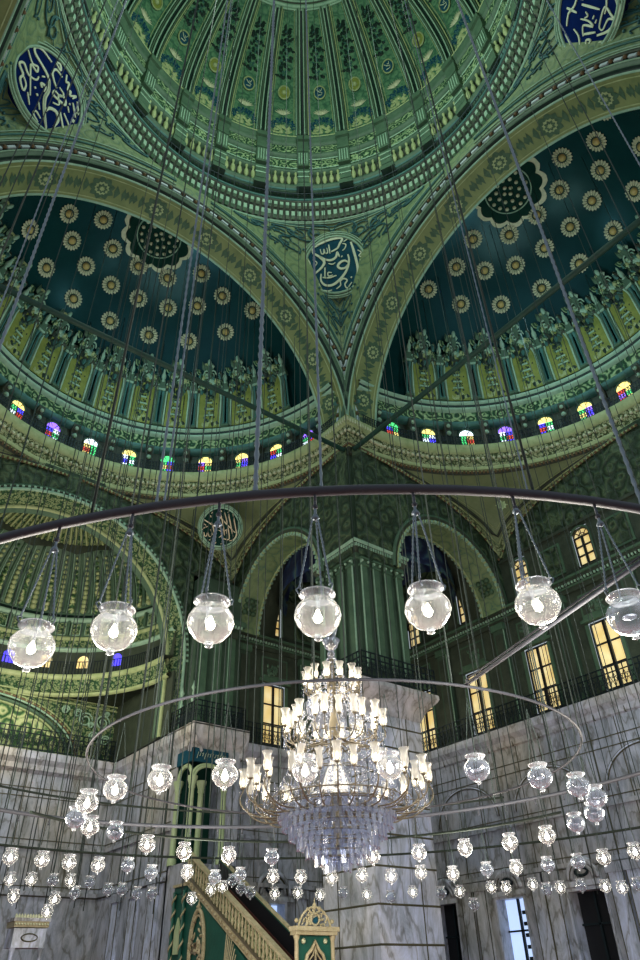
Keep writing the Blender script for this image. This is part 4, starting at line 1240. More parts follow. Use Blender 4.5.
# lower apse wall above the ledge: lunette arch and spandrels
mb = MB().m('apse').box2((-6.0, 23.7, 10.3), (6.0, 23.8, 13.0)); mb.m('green2').box2((5.9, 17.9, 10.3), (6.0, 23.8, 13.0)); mb.m('green2').box2((-6.0, 17.9, 10.3), (-5.9, 23.8, 13.0))
mb.m('lime').box2((-6, 23.6, 12.7), (6, 23.7, 12.76)).box2((-6, 23.6, 12.9), (6, 23.7, 12.95))
mb.m('green2').lathe([(5.72, 12.98), (8.55, 13.0)], AC, 0, 180, 60); mb.build('apse_upper_wall', apse)
mb = MB(); 
def lun(r, z, w, key, th): mb.m(key).tube([(-.4 + r * cos(pi * q / 32), w, 10.3 + z * sin(pi * q / 32)) for q in range(33)], th, 5)
mb.m('leafy').prism([(-.4 + 3.9 * cos(pi * q / 24), 10.3 + 1.95 * sin(pi * q / 24)) for q in range(25)], lambda a, b, h: (a, 23.62 - h, b), 0, .05)
lun(4.0, 2.0, 23.56, 'lime', .06); lun(4.2, 2.12, 23.56, 'green', .09); lun(4.45, 2.28, 23.5, 'line', .05); lun(4.62, 2.38, 23.54, 'stud', .06)
mb.m('lime')
for q in range(40):
    a = pi * (q + .5) / 40; mb.ball((-.4 + 4.62 * cos(a), 23.5, 10.3 + 2.38 * sin(a)), .05, 4)
lun(4.8, 2.48, 23.56, 'lime', .035)
mb.m('line')
for cx, cz, r in ((4.4, 12.1, .36), (4.0, 12.35, .2), (5.25, 12.1, .36), (4.9, 11.4, .25), (5.5, 11.3, .25), (3.4, 12.4, .2), (5.4, 12.5, .15), (4.7, 11.9, .15)):
    mb.tube([(cx + r * (1 - q / 26) * cos(q * .55), 23.6, cz + r * (1 - q / 26) * sin(q * .55)) for q in range(20)], .045, 4)
mb.build('lunette', apse)

# ------------------------------------------------------------------ ledges and marble walls below the gallery
ledge = empty('trim_1', kind='structure')
def ledge_run(T, u0, u1, w, back):
    mb = MB().m('ledge')
    prof = [(w + .5, 9.2), (w + .42, 9.4), (w + .22, 9.55), (w + .18, 9.75), (w + .02, 9.95), (w, 10.1), (w, 10.25), (back, 10.28)]
    mb.grid(lambda i, j: T((u0, u1)[i], *prof[j]), 1, len(prof) - 1, sm=False)
    mb.m('joint')
    for k in range(int((u1 - u0) / 1.3)): mb.box((u0 + 1.3 * (k + .5), w + .24, 9.62), (.03, .1, .25), T)
    return mb
ledge_run(FR, -9.5, 18, 17.05, 18.05).build('gallery_ledge', ledge)
ledge_run(FL, 8.5, 18, 17.05, 18.05).build('gallery_ledge', ledge)
ledge_run(FL, -6, 6.3, 23.0, 23.9).build('gallery_ledge', ledge)
# ledge running along the apse (faces -X) and the front of the projecting pier
LP = lambda u, w, z: (w, u, z)
m_ = ledge_run(LP, 15.75, 23.6, 5.95, 7.0); m_.build('gallery_ledge', ledge)
m_ = MB(); m_.m('ledge')
prof = [(.32, 9.2), (.26, 9.45), (.1, 9.7), (.02, 9.95), (0, 10.1), (0, 10.25), (.3, 10.28)]
m_.grid(lambda i, j: ((5.95, 8.55)[i], 15.75 + prof[j][0], prof[j][1]), 1, 6, sm=False)
m_.grid(lambda i, j: (8.55 - prof[j][0], (15.75, 18)[i], prof[j][1]), 1, 6, sm=False); m_.box2((5.95, 15.75, 10.2), (8.55, 18.0, 10.28))
m_.build('gallery_ledge', ledge)
rl = empty('gallery_railing', (12, 16, 10.3), label='dark iron lattice railing along the gallery ledge on both marble walls', category='railing')
def RB(mb, nm): o = mb.build(nm); o.parent = rl; o.matrix_parent_inverse = Matrix.Translation((-12, -16, -10.3)); return o
mb = MB(); railing(mb, lambda u, d, z: (17.2 - d, u, z), -9.5, 17.2); RB(mb, 'railing_panel')
mb = MB(); railing(mb, lambda u, d, z: (u, 17.2 - d, z), 8.7, 17.2); RB(mb, 'railing_panel')
mb = MB(); railing(mb, lambda u, d, z: (u, 15.9 - d, z), 6.1, 8.4); railing(mb, lambda u, d, z: (6.1 - d, u, z), 15.9, 23.1); railing(mb, lambda u, d, z: (8.4 - d, u, z), 15.9, 17.2); RB(mb, 'railing_panel')
mb = MB(); railing(mb, lambda u, d, z: (u, 23.15 - d, z), -6, 6.1); RB(mb, 'railing_panel')
mb = MB().m('line')
for k in range(8): mb.lathe([(.05, 11.2), (.09, 11.3), (.04, 11.4), (.04, 11.7), (.1, 11.8), (.03, 11.95), (.01, 12.1)], (6.1, 16.3 + .95 * k), n=6)
RB(mb, 'railing_finial')

wm = empty('wall_marble', kind='structure')
WM = 17.35
def marble_wall(T, u0, u1, w, doors, name, pil=(), key='marble', arches=()):
    mb = MB(); mask_wall(mb, T, w, key, u0, u1, 0, 9.6, [(a, b, 0, h) for a, b, h in doors]); mb.build(name, wm)
    mb = MB().m('joint')
    for z in (2.2, 4.9, 5.25, 6.9, 8.5, 8.85): mb.box2((u0, w - .02, z), (u1, w, z + .035), T) if z > 4.6 else None
    n = int((u1 - u0) / 1.15)
    for k in range(n): mb.box2((u0 + 1.15 * k + .4, w - .018, 5.0), (u0 + 1.15 * k + .43, w, 9.5), T)
    mb.m(key)
    for z in (4.95, 6.6): mb.box2((u0, w - .10, z), (u1, w, z + .14), T)
    mb.build('slab_joint_line', wm)
    for u in pil:
        mb = MB().m('marbleL').box2((u - .28, w - .14, 0), (u + .28, w, 4.9), T); mb.m('marble').box2((u - .34, w - .2, 4.6), (u + .34, w, 4.9), T)
        mb.m('joint').box2((u - .3, w - .15, 0), (u - .27, w - .13, 4.6), T).box2((u + .27, w - .15, 0), (u + .3, w - .13, 4.6), T)
        mb.build('marble_pilaster', wm)
    for uc, r, z in arches:
        mb = MB()
        for rr, key2, th in ((r, 'marbleL', .09), (r * .86, 'joint', .03), (r * .72, 'marble', .07)):
            mb.m(key2).tube([T(uc + rr * cos(pi * q / 20), w - .03, z + rr * sin(pi * q / 20)) for q in range(21)], th, 5)
        mb.m('marbleL').box2((uc - r * 1.25, w - .1, z - .22), (uc + r * 1.25, w, z - .06), T)
        mb.m('iron').tube([T(uc + r * .42 * cos(2 * pi * q / 16), w - .05, z + .22 + r * .2 * sin(2 * pi * q / 16)) for q in range(17)], .05, 5)
        mb.build('door_arch', wm)
DO = [(13.6, 14.8, 4.35), (10.2, 11.5, 4.25), (6.75, 8.2, 4.2), (3.3, 4.7, 4.2), (-.2, 1.2, 4.2)]
marble_wall(FR, -9.5, 17.4, WM, DO, 'marble_wall_face', pil=(15.6, 12.9, 12.2, 9.4, 8.8, 6.1, 5.4, 2.6, 1.9), arches=[((a + b) / 2, .62, 4.55) for a, b, h in DO])
DL = [(10.35, 11.45, 4.4), (14.3, 15.1, 4.4)]
marble_wall(FL, 8.4, 17.4, WM, DL, 'marble_wall_face', pil=(9.6, 12.2, 13.3, 16.2), arches=[(10.9, .8, 4.7), (14.7, .8, 4.7)])
marble_wall(FL, -6.2, 6.2, 23.4, [], 'marble_wall_face', pil=())
marble_wall(LP, 17.3, 23.4, 6.15, [], 'marble_wall_face', pil=(18.0, 19.6, 21.2))
for (a, b, h), kind in zip(DO, 'kdkkk'):
    nm = 'door_%d' % (1 + DO.index((a, b, h))); root = empty(nm, kind='structure')
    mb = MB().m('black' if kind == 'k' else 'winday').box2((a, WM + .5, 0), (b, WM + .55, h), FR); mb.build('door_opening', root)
    mb = MB().m('marbleL').box2((a - .08, WM - .05, 0), (a, WM + .5, h), FR).box2((b, WM - .05, 0), (b + .08, WM + .5, h), FR).box2((a - .08, WM - .05, h), (b + .08, WM + .5, h + .1), FR)
    mb.m('iron').box2(((a + b) / 2 - .04, WM + .4, 0), ((a + b) / 2 + .04, WM + .5, h), FR)
    for z in (1.0, 2.1, 3.2): mb.box2((a, WM + .4, z), (b, WM + .5, z + .06), FR)
    if kind == 'd':
        for z in range(10): mb.box2((a + .15, WM + .42, .5 + z * .36), ((a + b) / 2 - .12, WM + .5, .62 + z * .36), FR)
    mb.build('door_frame', root)
for (a, b, h) in DL:
    root = empty('door_%d' % (6 + DL.index((a, b, h))), kind='structure')
    mb = MB().m('winday').box2((a + .1, WM + .5, 0), (b, WM + .55, h)); mb.build('door_opening', root)
    mb = MB().m('marbleL').box2((a - .1, WM - .08, 0), (a, WM + .5, h)).box2((b, WM - .08, 0), (b + .1, WM + .5, h)).box2((a - .1, WM - .08, h), (b + .1, WM + .5, h + .12))
    mb.m('iron').box2((b - .45, WM + .4, 0), (b - .35, WM + .5, h)).box2((a, WM + .4, 0), (a + .12, WM + .5, h)); mb.build('door_frame', root)
# blind arches scratched into the right wall slabs
mb = MB().m('joint')
for uc in (4.0, 8.2, 12.4):
    for rr in (1.7, 1.62): mb.tube([FR(uc + rr * cos(pi * q / 24), WM - .02, 7.1 + rr * .8 * sin(pi * q / 24)) for q in range(25)], .03, 4)
mb.m('marbleL')
for uc in (4.0, 8.2, 12.4): mb.tube([FR(uc + 1.66 * cos(pi * q / 24), WM - .02, 7.1 + 1.33 * sin(pi * q / 24)) for q in range(25)], .05, 4)
mb.build('blind_arch', wm)

# projecting pier beside the apse with its columned niche
np_ = empty('pillar', (7.3, 16.8, 0), label='projecting marble wall pier left of the chandelier with a tall columned corner niche', category='pillar')
def NB(mb, nm): o = mb.build(nm); o.parent = np_; o.matrix_parent_inverse = Matrix.Translation((-7.3, -16.8, 0)); return o
mb = MB().m('marble').box2((6.16, 17.2, 0), (8.3, 17.5, 9.6)).box2((7.7, 16.0, 0), (8.3, 17.5, 9.6)).box2((6.16, 16.0, 0), (8.3, 17.5, 5.4))
mb.m('blackgreen').box2((6.2, 17.1, 5.4), (7.7, 17.2, 9.3)); mb.m('tealroundel').box2((6.14, 15.95, 8.85), (7.72, 16.1, 9.35)).box2((6.12, 15.95, 8.85), (6.2, 17.2, 9.35))
NB(mb, 'marble_body')
for x, y in ((6.22, 16.0), (7.62, 16.0), (6.92, 16.55), (6.22, 17.1)):
    mb = MB().m('column').lathe([(.17, 5.4), (.17, 5.6), (.11, 5.7), (.10, 7.85), (.13, 7.9), (.12, 8.0), (.19, 8.2), (.2, 8.3)], (x, y), n=12); NB(mb, 'green_column')
mb = MB().m('column')
for rr in (.62, .72): mb.tube([(6.92 + rr * cos(pi * q / 16), 16.0, 8.3 + .5 * rr / .72 * sin(pi * q / 16)) for q in range(17)], .06, 5)
for rr in (.48, .56): mb.tube([(6.2, 16.55 + rr * cos(pi * q / 16), 8.3 + .5 * rr / .56 * sin(pi * q / 16)) for q in range(17)], .06, 5)
mb.m('ink')
for k in range(12): x = 6.3 + .11 * k; mb.tube([(x, 15.93, 8.95 + .1 * (k % 3)), (x + .07, 15.93, 9.2), (x + .03, 15.93, 9.05)], .014, 3)
NB(mb, 'niche_arch')
mb = MB().m('pierg').box2((6.55, 17.3, 10.3), (8.8, 18.0, 17.6))
for k in range(3): mb.m('green').box2((6.75 + .7 * k, 17.15, 10.5), (7.1 + .7 * k, 17.3, 15.1)); mb.m('line').box2((6.74 + .7 * k, 17.13, 10.5), (6.77 + .7 * k, 17.17, 15.1)); mb.m('green2').box2((6.7 + .7 * k, 17.05, 14.8), (7.15 + .7 * k, 17.3, 15.1))
mb.m('green').box2((6.5, 16.95, 15.4), (8.9, 18, 15.65)); mb.m('line')
for k in range(14): mb.box((6.6 + .16 * k, 17.0, 15.32), (.08, .1, .12))
NB(mb, 'green_pilaster_block')

# small roundel in the left bay pendentive
rr_ = empty('calligraphy_roundel', kind='structure')
roundel('calligraphy_roundel', R_ALLAH, (6.45, 15.65, 19.42), (-.62, -.62, -.48), 0.92, 'blackgreen', 'inkgold', rr_)
mb = MB().m('lime')
for k in range(8): leaf(mb, lambda x, y, h: (15.9 + x * .7, 6.5 - x * .7, 19.35 + y), (0, 0), k * pi / 4, .3, .14, .05)
mb.build('painted_flower', rr_)

# tie beams between the piers
for T, lb in ((FL, 'long dark green tie beam across the foot of the left great arch'), (FR, 'long dark green tie beam across the foot of the right great arch')):
    mb = MB().m('timber'); mb.tube([T(-9, 9.05, 20.88), T(-3, 9.05, 20.86), T(3, 9.05, 20.86), T(9.1, 9.05, 20.88)], .11, 8)
    o = mb.build('tie_beam', label=lb, category='beam')

# ------------------------------------------------------------------ floor and closing walls
mb = MB().m('carpet').add([(-30, -30, 0), (30, -30, 0), (30, 30, 0), (-30, 30, 0)], [(0, 1, 2, 3)]) or None
mb = MB(); mb.m('carpet'); mb.add([(-30, -30, 0), (30, -30, 0), (30, 30, 0), (-30, 30, 0)], [(0, 1, 2, 3)]); mb.build('floor', kind='structure')

# ------------------------------------------------------------------ lamps
def ring_z1(x): return 4.72 + 0.035 * x


def chain_pts(a, b, n): a, b = Vector(a), Vector(b); return [a.lerp(b, i / n) for i in range(n + 1)]


def lamp_proto(lit, near):
    """hanging glass globe; origin at the globe centre; H = height of the hanger"""
    root = empty('globe_lamp', (0, 0, -50))
    g = ('globe' if near else 'globefar') if lit else 'globeoff'
    n = 28 if near else 16
    mb = MB().m(g).lathe([(.012, -.142), (.05, -.138), (.105, -.112), (.15, -.055), (.168, .0), (.16, .05), (.135, .09), (.108, .112), (.102, .125)], n=n)
    gl = mb.build('glass_globe', root)
    mb = MB().m('rim').lathe([(.102, .122), (.104, .137), (.122, .150), (.134, .165), (.128, .178), (.105, .176), (.095, .14)], n=n); rm = mb.build('rim', root)
    mb = MB().m('rim').lathe([(.012, -.142), (.035, -.150), (.02, -.162), (.03, -.174), (.001, -.188)], n=10); fi = mb.build('finial', gl)
    kids = [(gl, [fi]), (rm, [])]
    if lit:
        q_ = 1.15 if near else 1.7; mb = MB().m('bulb' if near else 'bulbfar').lathe([(.001 * q_, -.045 * q_), (.022 * q_, -.03 * q_), (.028 * q_, -.01 * q_), (.016 * q_, .018 * q_), (.004 * q_, .045 * q_)], n=10); kids.append((mb.build('bulb', root), []))
        if near: 
            mb = MB().m('rim').lathe([(.03, .18), (.014, .14), (.012, .06), (.02, .02), (.001, .0)], (.03, .02), n=8); kids.append((mb.build('bulb_holder', root), []))
    else:
        mb = MB().m('rim').lathe([(.001, -.03), (.05, -.01), (.055, .0), (.001, .012)], n=10); kids.append((mb.build('oil_cup', root), []))
    L = 0.93
    if near:
        for k in range(3):
            a = 2 * pi * k / 3 + .5; hx, hy = .135 * cos(a), .135 * sin(a)
            mb = MB().m('chain').tube([(.1 * cos(a), .1 * sin(a), .15), (hx * 1.05, hy * 1.05, .17), (hx * 1.15, hy * 1.15, .20), (hx, hy, .22), (hx * .88, hy * .88, .2)], .007, 5); hk = mb.build('hook', root)
            P = chain_pts((hx, hy, .21), (0.02 * cos(a), .02 * sin(a), L - .08), 36)
            mb = MB().m('chain').tube(P, [.010 if i % 2 else .005 for i in range(37)], 5); cn = mb.build('chain', root); hk.parent = cn; kids.append((cn, [hk]))
        mb = MB().m('chain').tube([(0, 0, L - .12), (0, 0, L + .06)], .012, 6); mb.lathe([(.001, L - .12), (.035, L - .1), (.02, L - .07), (.001, L - .05)], n=8); kids.append((mb.build('hanger', root), []))
    else:
        mb = MB().m('wire')
        for k in range(3):
            a = 2 * pi * k / 3 + .5; mb.tube([(.115 * cos(a), .115 * sin(a), .18), (0.01, 0, L)], .005, 3, False)
        kids.append((mb.build('chain', root), []))
    return root, kids


PROTO = {(l, n): lamp_proto(l, n) for l in (True, False) for n in (True, False)}
USED = set()


def put_lamp(p, lit, near, label, group=None, scale=1.0):
    root, kids = PROTO[(lit, near)]
    if (lit, near) not in USED:
        USED.add((lit, near)); r = root; r.location = p; r.scale = (scale,) * 3
    else: r = copy_tree(root, kids, loc=p, scale=scale)
    r['label'] = label; r['category'] = 'lamp'
    r.rotation_euler = (0, 0, random.uniform(0, 2))
    if group: r['group'] = group
    elif 'group' in r: del r['group']
    return r


ORD = ['first', 'second', 'third', 'fourth', 'fifth', 'sixth', 'seventh', 'eighth', 'ninth', 'tenth', 'eleventh', 'twelfth', 'thirteenth', 'fourteenth', 'fifteenth', 'sixteenth', 'seventeenth', 'eighteenth', 'nineteenth', 'twentieth', 'twenty-first', 'twenty-second', 'twenty-third', 'twenty-fourth', 'twenty-fifth']
# outer hoop, near arc: seven large lamps across the picture
near_az = [-144.1, -139.3, -134.0, -128.4, -122.6, -116.4, -110.8]
for k, az in enumerate(near_az):
    a = radians(az); x, y = 7.2 * cos(a), 7.2 * sin(a); z = [3.52, 3.56, 3.55, 3.56, 3.60, 3.67, 3.65][k]
    put_lamp((x, y, z), k != 6, True, ('large lit glass globe lamp, %s from left on the near arc of the outer hoop' % ORD[k]) if k != 6 else 'large unlit glass globe lamp at the right edge, on the outer hoop', 'globe lamps on the near arc of the outer hoop', .92)
# inner hoop round the chandelier
IN = [(305, 1), (390, 1)]
RI = 3.69; ZI = 4.40
def inner(az): a = radians(az); return (.06 + RI * cos(a), -.17 + RI * sin(a))
inner_l = [(-147.5, 3.47, 1), (-133.8, 3.45, 1), (-120.0, 3.46, 1), (-104.4, 3.48, 0), (-89.8, 3.49, 0), (-75.9, 3.52, 0), (-60.5, 3.56, 0), (-46.5, 3.53, 0), (-31.9, 3.56, 0),
           (-17.4, 3.54, 1), (-3.2, 3.58, 1), (12.0, 3.62, 1), (26.5, 3.63, 1), (40.4, 3.63, 1), (55.3, 3.6, 1), (70.6, 3.65, 0), (83.9, 3.65, 1), (98.6, 3.65, 1),
           (112.0, 3.67, 1), (125.9, 3.74, 0), (140.0, 3.66, 1), (158.0, 3.56, 0), (173.8, 3.56, 1), (-173.4, 3.56, 1), (-160.8, 3.53, 1)]
cnt = {}
def nth(key): cnt[key] = cnt.get(key, -1) + 1; return ORD[cnt[key]] if cnt[key] < len(ORD) else None
INL = {0: 'left of the three in front of the chandelier', 1: 'middle', 2: 'right'}
for k, (az, z, lit) in enumerate(inner_l):
    x, y = inner(az); side = 'near' if k < 4 or k > 21 else 'right end' if k < 9 else 'far' if k < 19 else 'left end'
    key = (side, lit); w = 'lit' if lit else 'unlit'
    if side == 'near' and k in (3,): lb = 'unlit clear globe lamp on the inner hoop, right of the chandelier'
    elif side == 'near': lb = {0: 'lit globe lamp on the inner hoop just left of the chandelier, before the columned niche', 1: 'lit globe lamp in front of the left half of the chandelier', 2: 'lit globe lamp in front of the right half of the chandelier',
                               22: 'lit globe lamp topmost in the left end cluster of the inner hoop', 23: 'lit globe lamp just right of the left end cluster, inner hoop', 24: 'lit globe lamp left of the columned niche, inner hoop'}[k]
    else: lb = '%s globe lamp, %s of its kind along the inner hoop %s' % (w, nth(key), {'right end': 'right bend', 'far': 'far arc from the right', 'left end': 'left bend'}[side])
    put_lamp((x, y, z), bool(lit), False, lb, 'globe lamps on the inner hoop', .84)
far_l = [(110.5, 3.84, 1), (104.7, 3.86, 1), (99.7, 3.86, 1), (94.4, 3.86, 1), (88.9, 3.9, 0), (84.5, 3.79, 0), (77.9, 3.82, 1), (72.7, 3.74, 0), (68.0, 3.8, 0), (61.9, 3.76, 1), (56.7, 3.74, 1), (50.9, 3.72, 1),
         (45.3, 3.74, 1), (39.9, 3.69, 1), (34.3, 3.73, 1), (28.4, 3.66, 1), (22.1, 3.68, 0), (16.7, 3.66, 1), (10.9, 3.64, 0), (5.4, 3.62, 0), (.6, 3.62, 1), (-5.2, 3.64, 1)]
for k, (az, z, lit) in enumerate(far_l):
    a = radians(az)
    put_lamp((7.2 * cos(a), 7.2 * sin(a), z), bool(lit), False, 'small %s globe lamp, %s from the left along the far arc of the outer hoop' % ('lit' if lit else 'unlit', ORD[k]), 'globe lamps on the far arc of the outer hoop', .9)
TH = [(97.2, 3.91, 1), (94.4, 3.94, 1), (91.5, 3.95, 0), (89.1, 3.97, 1), (86.4, 3.95, 0), (83.7, 3.81, 0), (81.8, 3.82, 0), (96.3, 3.57, 1), (90.8, 3.57, 1), (88.2, 3.71, 0), (91.5, 3.3, 1), (79.6, 3.75, 0), (77.5, 3.75, 0), (71.7, 3.65, 1), (69.0, 3.86, 1), (67.3, 3.93, 1),
      (65.9, 4.08, 0), (64.6, 3.88, 0), (63.2, 3.79, 0), (59.6, 3.76, 1), (56.2, 3.77, 1), (52.9, 3.71, 1), (49.5, 3.74, 0), (46.0, 3.68, 1), (42.5, 3.6, 0), (39.2, 3.69, 1), (35.1, 3.63, 0), (32.4, 3.63, 1), (30.6, 3.32, 0),
      (27.8, 3.67, 1), (25.7, 3.64, 1), (21.9, 3.66, 1), (20.0, 3.53, 0), (18.2, 3.54, 1), (15.3, 3.54, 0), (12.1, 3.47, 1), (9.9, 3.41, 1), (7.8, 3.44, 0)]
for k, (az, z, lit) in enumerate(sorted(TH, key=lambda q: -q[0])):
    a = radians(az)
    if k < 19: w = '%s from the left, lowest row left of the chandelier' % ORD[k]
    else: w = '%s from the right, lowest row right of the stair gate' % ORD[37 - k]
    put_lamp((10.6 * cos(a), 10.6 * sin(a), z), bool(lit), False, 'tiny %s globe lamp, %s' % ('lit' if lit else 'unlit', w), 'globe lamps of the lowest row', .88)

# hoops
def hoop(name, label, c, r, zf, rad, matk, a0=0, a1=360, n=120):
    mb = MB().m(matk); P = []
    for i in range(n + 1):
        a = radians(a0 + (a1 - a0) * i / n); x, y = c[0] + r * cos(a), c[1] + r * sin(a); P.append((x, y, zf(x)))
    mb.tube(P, rad, 8, True)
    o = mb.build(name, label=label, category='lamp hoop'); return o


h1 = hoop('lamp_hoop', 'wide steel outer hoop crossing the whole picture above the large globe lamps', (0, 0), 7.2, ring_z1, .041, 'steel')
mb = MB().m('steel'); 
for az in near_az + [q[0] for q in far_l]:
    a = radians(az); x, y = 7.2 * cos(a), 7.2 * sin(a); mb.tube([(x, y, ring_z1(x) + .03), (x, y, ring_z1(x) - .12)], .012, 5); mb.ball((x, y, ring_z1(x) - .14), .022, 5)
mb.build('lamp_hook', h1)
h2 = hoop('lamp_hoop', 'smaller steel inner hoop passing in front of the top of the chandelier', (.06, -.17), RI, lambda x: ZI, .018, 'steel')
h3 = hoop('lamp_hoop', 'faint far steel hoop just above the lowest row of tiny lamps', (0, 0), 10.6, lambda x: 4.62, .03, 'darksteel', 3, 130)
for a0, a1, r, z, lb in ((20, 110, 8.4, 5.35, 'dark far hoop rail crossing behind the chandelier at mid height'), (-5, 125, 5.3, 4.2, 'thin dark rail hoop low behind the chandelier')):
    hoop('rail_hoop', lb, (0, 0), r, lambda x, z=z: z, .025, 'darksteel', a0, a1)
for az, lb in ((-103.8, 'right'), (-150.0, 'left')):
    pass
# strut from the inner hoop up to the outer frame at the right
def strut(p, q, lb, r=.022):
    mb = MB().m('steel').tube([p, q], r, 6); d = Vector((0, 0, .05)); mb.tube([Vector(p) + d, Vector(q) + d], r * .5, 5); mb.build('strut', label=lb, category='strut')


# ------------------------------------------------------------------ the great chandelier
CC = (.12, -.12)
ch = empty('chandelier', (CC[0], CC[1], 6.4), label='huge three-tiered crystal chandelier with tulip lights and a cone of blue crystals', category='chandelier')
def CB(mb, nm, par=None): o = mb.build(nm); o.parent = par or ch; o.matrix_parent_inverse = Matrix.Translation((-CC[0], -CC[1], -6.4)) if par is None else Matrix(); return o
mb = MB().m('brass').lathe([(.02, 6.75), (.03, 6.5), (.06, 6.42), (.03, 6.3), (.04, 5.9), (.07, 5.8), (.05, 5.6), (.05, 5.2), (.08, 5.05), (.07, 4.9), (.07, 4.45), (.08, 4.0), (.05, 3.3)], CC, n=20)
mb.m('crystal').lathe([(.09, 4.5), (.3, 4.05), (.62, 3.92), (.64, 3.84)], CC, n=24)
CB(mb, 'stem')
mb = MB().m('crystal').lathe([(.02, 6.3), (.10, 6.36), (.16, 6.5), (.10, 6.52)], CC, n=12).lathe([(.03, 6.5), (.08, 6.56), (.13, 6.72), (.06, 6.74)], CC, n=10); mb.ball((CC[0], CC[1], 6.25), .07, 6); CB(mb, 'crystal_crown')
TIERS = [(.45, 5.70, 13, .45), (.46, 5.62, 0, .4), (.80, 5.02, 22, .7), (1.42, 4.12, 34, 1.0)]
def tulip_mesh(s=1.0):
    mb = MB().m('tulip')
    n = 12
    prof = [(.012, 0), (.035, .01), (.05, .05), (.048, .10), (.040, .14), (.052, .19), (.066, .215)]
    mb.lathe([(r * s, z * s) for r, z in prof], n=n); return mb
def arm_mesh(r, drop, base):
    mb = MB().m('brass'); P = []
    # S-curve from the stem out to the cup (origin at the chandelier axis, height of the cup = 0)
    K = [(base, 0, -drop * .55), (r * .45 + base * .3, 0, -drop * .95), (r * .8, 0, -drop), (r * .98, 0, -drop * .72), (r * 1.03, 0, -drop * .4), (r, 0, -drop * .12), (r, 0, 0)]
    for i in range(len(K) - 1):
        p0, p1, p2, p3 = K[max(i - 1, 0)], K[i], K[i + 1], K[min(i + 2, len(K) - 1)]
        for q in range(4):
            u = q / 4; P.append(tuple(.5 * (2 * p1[d] + (p2[d] - p0[d]) * u + (2 * p0[d] - 5 * p1[d] + 4 * p2[d] - p3[d]) * u * u + (-p0[d] + 3 * p1[d] - 3 * p2[d] + p3[d]) * u ** 3) for d in range(3)))
    P.append(K[-1]); mb.tube(P, .012, 5)
    mb.tube([(r * .8 + .07 * (1 - q / 14) * cos(q * .7), 0, -drop * .7 + .07 * (1 - q / 14) * sin(q * .7)) for q in range(12)], .008, 4)
    mb.lathe([(.005, -.03), (.03, -.015), (.045, .0), (.02, .008)], (r, 0), n=8)
    mb.m('crystal')
    for z in (-.06, -.10): mb.ball((r + .035, 0, z), .016, 4)
    mb.lathe([(.001, -.2), (.012, -.16), (.001, -.12)], (r + .035, 0), n=5)
    return mb
rnd = random.Random(11)
for ti, (r, z, n, drop) in enumerate(TIERS):
    if not n: continue
    arm = tul = bul = None
    for k in range(n):
        a = 2 * pi * (k + .3 * ti) / n + rnd.uniform(-.03, .03)
        if arm is None:
            arm = arm_mesh(r, drop * .42, .07 if ti < 3 else .4).build('arm', ch); tul = tulip_mesh(1.22 if ti else 1.1).build('tulip_shade', ch)
            mb = MB().m('tuliplit').lathe([(.001, .03), (.013, .045), (.016, .08), (.001, .125)], n=7); bul = mb.build('flame_bulb', ch)
            o1, o2, o3 = arm, tul, bul
        else: o1 = copy_obj(arm); o2 = copy_obj(tul); o3 = copy_obj(bul) if rnd.random() < .86 else None
        if o2.parent is ch or True: o2.parent = o1
        if o3: o3.parent = o1
        zz = z - 6.4 + rnd.uniform(-.015, .015)
        rr_k = r * (1 - (.0 if k % 2 or ti < 2 else .13)); 
        o1.location = (0, 0, zz); o1.rotation_euler = (0, 0, a); o1.scale = (rr_k / r, rr_k / r, 1)
        o2.location = (r, 0, 0)
        if o3: o3.location = o2.location
# bead swags and crystal rows
def prism_drop(w, h):
    mb = MB().m('crystal'); P = [(-w, 0), (-w * .8, -h * .9), (0, -h), (w * .8, -h * .9), (w, 0)]
    return mb.prism(P, lambda a, b, c: (a, c, b), -w * .35, w * .35)
cone = [(.88, 3.80, 46, .17), (.82, 3.68, 42, .17), (.72, 3.55, 38, .17), (.60, 3.43, 32, .17), (.47, 3.32, 24, .16), (.33, 3.22, 16, .15), (.18, 3.14, 10, .14)]
dr = prism_drop(.032, .19).build('crystal_drop', ch); made = 0; rest = MB().m('crystal')
cam_az = atan2(CAM[1] - CC[1], CAM[0] - CC[0])
items = []
for r, z, n, h in cone:
    for k in range(n):
        a = 2 * pi * k / n + r; facing = cos(a - cam_az); items.append((facing, r, z, a, h))
items.sort(key=lambda q: -q[0])
for i, (fc, r, z, a, h) in enumerate(items):
    if i < 100:
        o = dr if i == 0 else copy_obj(dr); o.location = (r * cos(a), r * sin(a), z - 6.4); o.rotation_euler = (0, 0, a + pi / 2); o.scale = (1.25, 1, 1.05)
    else:
        T = lambda p, q, c, r=r, a=a, z=z: (r * cos(a) - p * sin(a) + c * cos(a), r * sin(a) + p * cos(a) + c * sin(a), z + q - 6.4)
        w = .036; rest.prism([(-w, 0), (-w * .8, -h * .9), (0, -h), (w * .8, -h * .9), (w, 0)], T, -w * .3, w * .3)
o = rest.build('crystal_fringe', ch); o['kind'] = 'stuff'
mb = MB().m('brass')
for r, z in [(q[0], q[1] + .01) for q in cone] + [(.62, 4.28), (1.0, 3.92), (.50, 4.86), (.33, 5.58), (.58, 4.60), (.88, 3.84)]:
    mb = MB().m('brass').tube([(r * cos(2 * pi * q / 40), r * sin(2 * pi * q / 40), z - 6.4) for q in range(41)], .010, 4); mb.build('crystal_ring', ch)
mb = MB().m('crystal')
def strand(p, q, sag, n, s):
    p, q = Vector(p), Vector(q)
    for i in range(n):
        u = (i + .5) / n; c = p.lerp(q, u); c.z -= sag * 4 * u * (1 - u); mb.ball(tuple(c), s, 4)
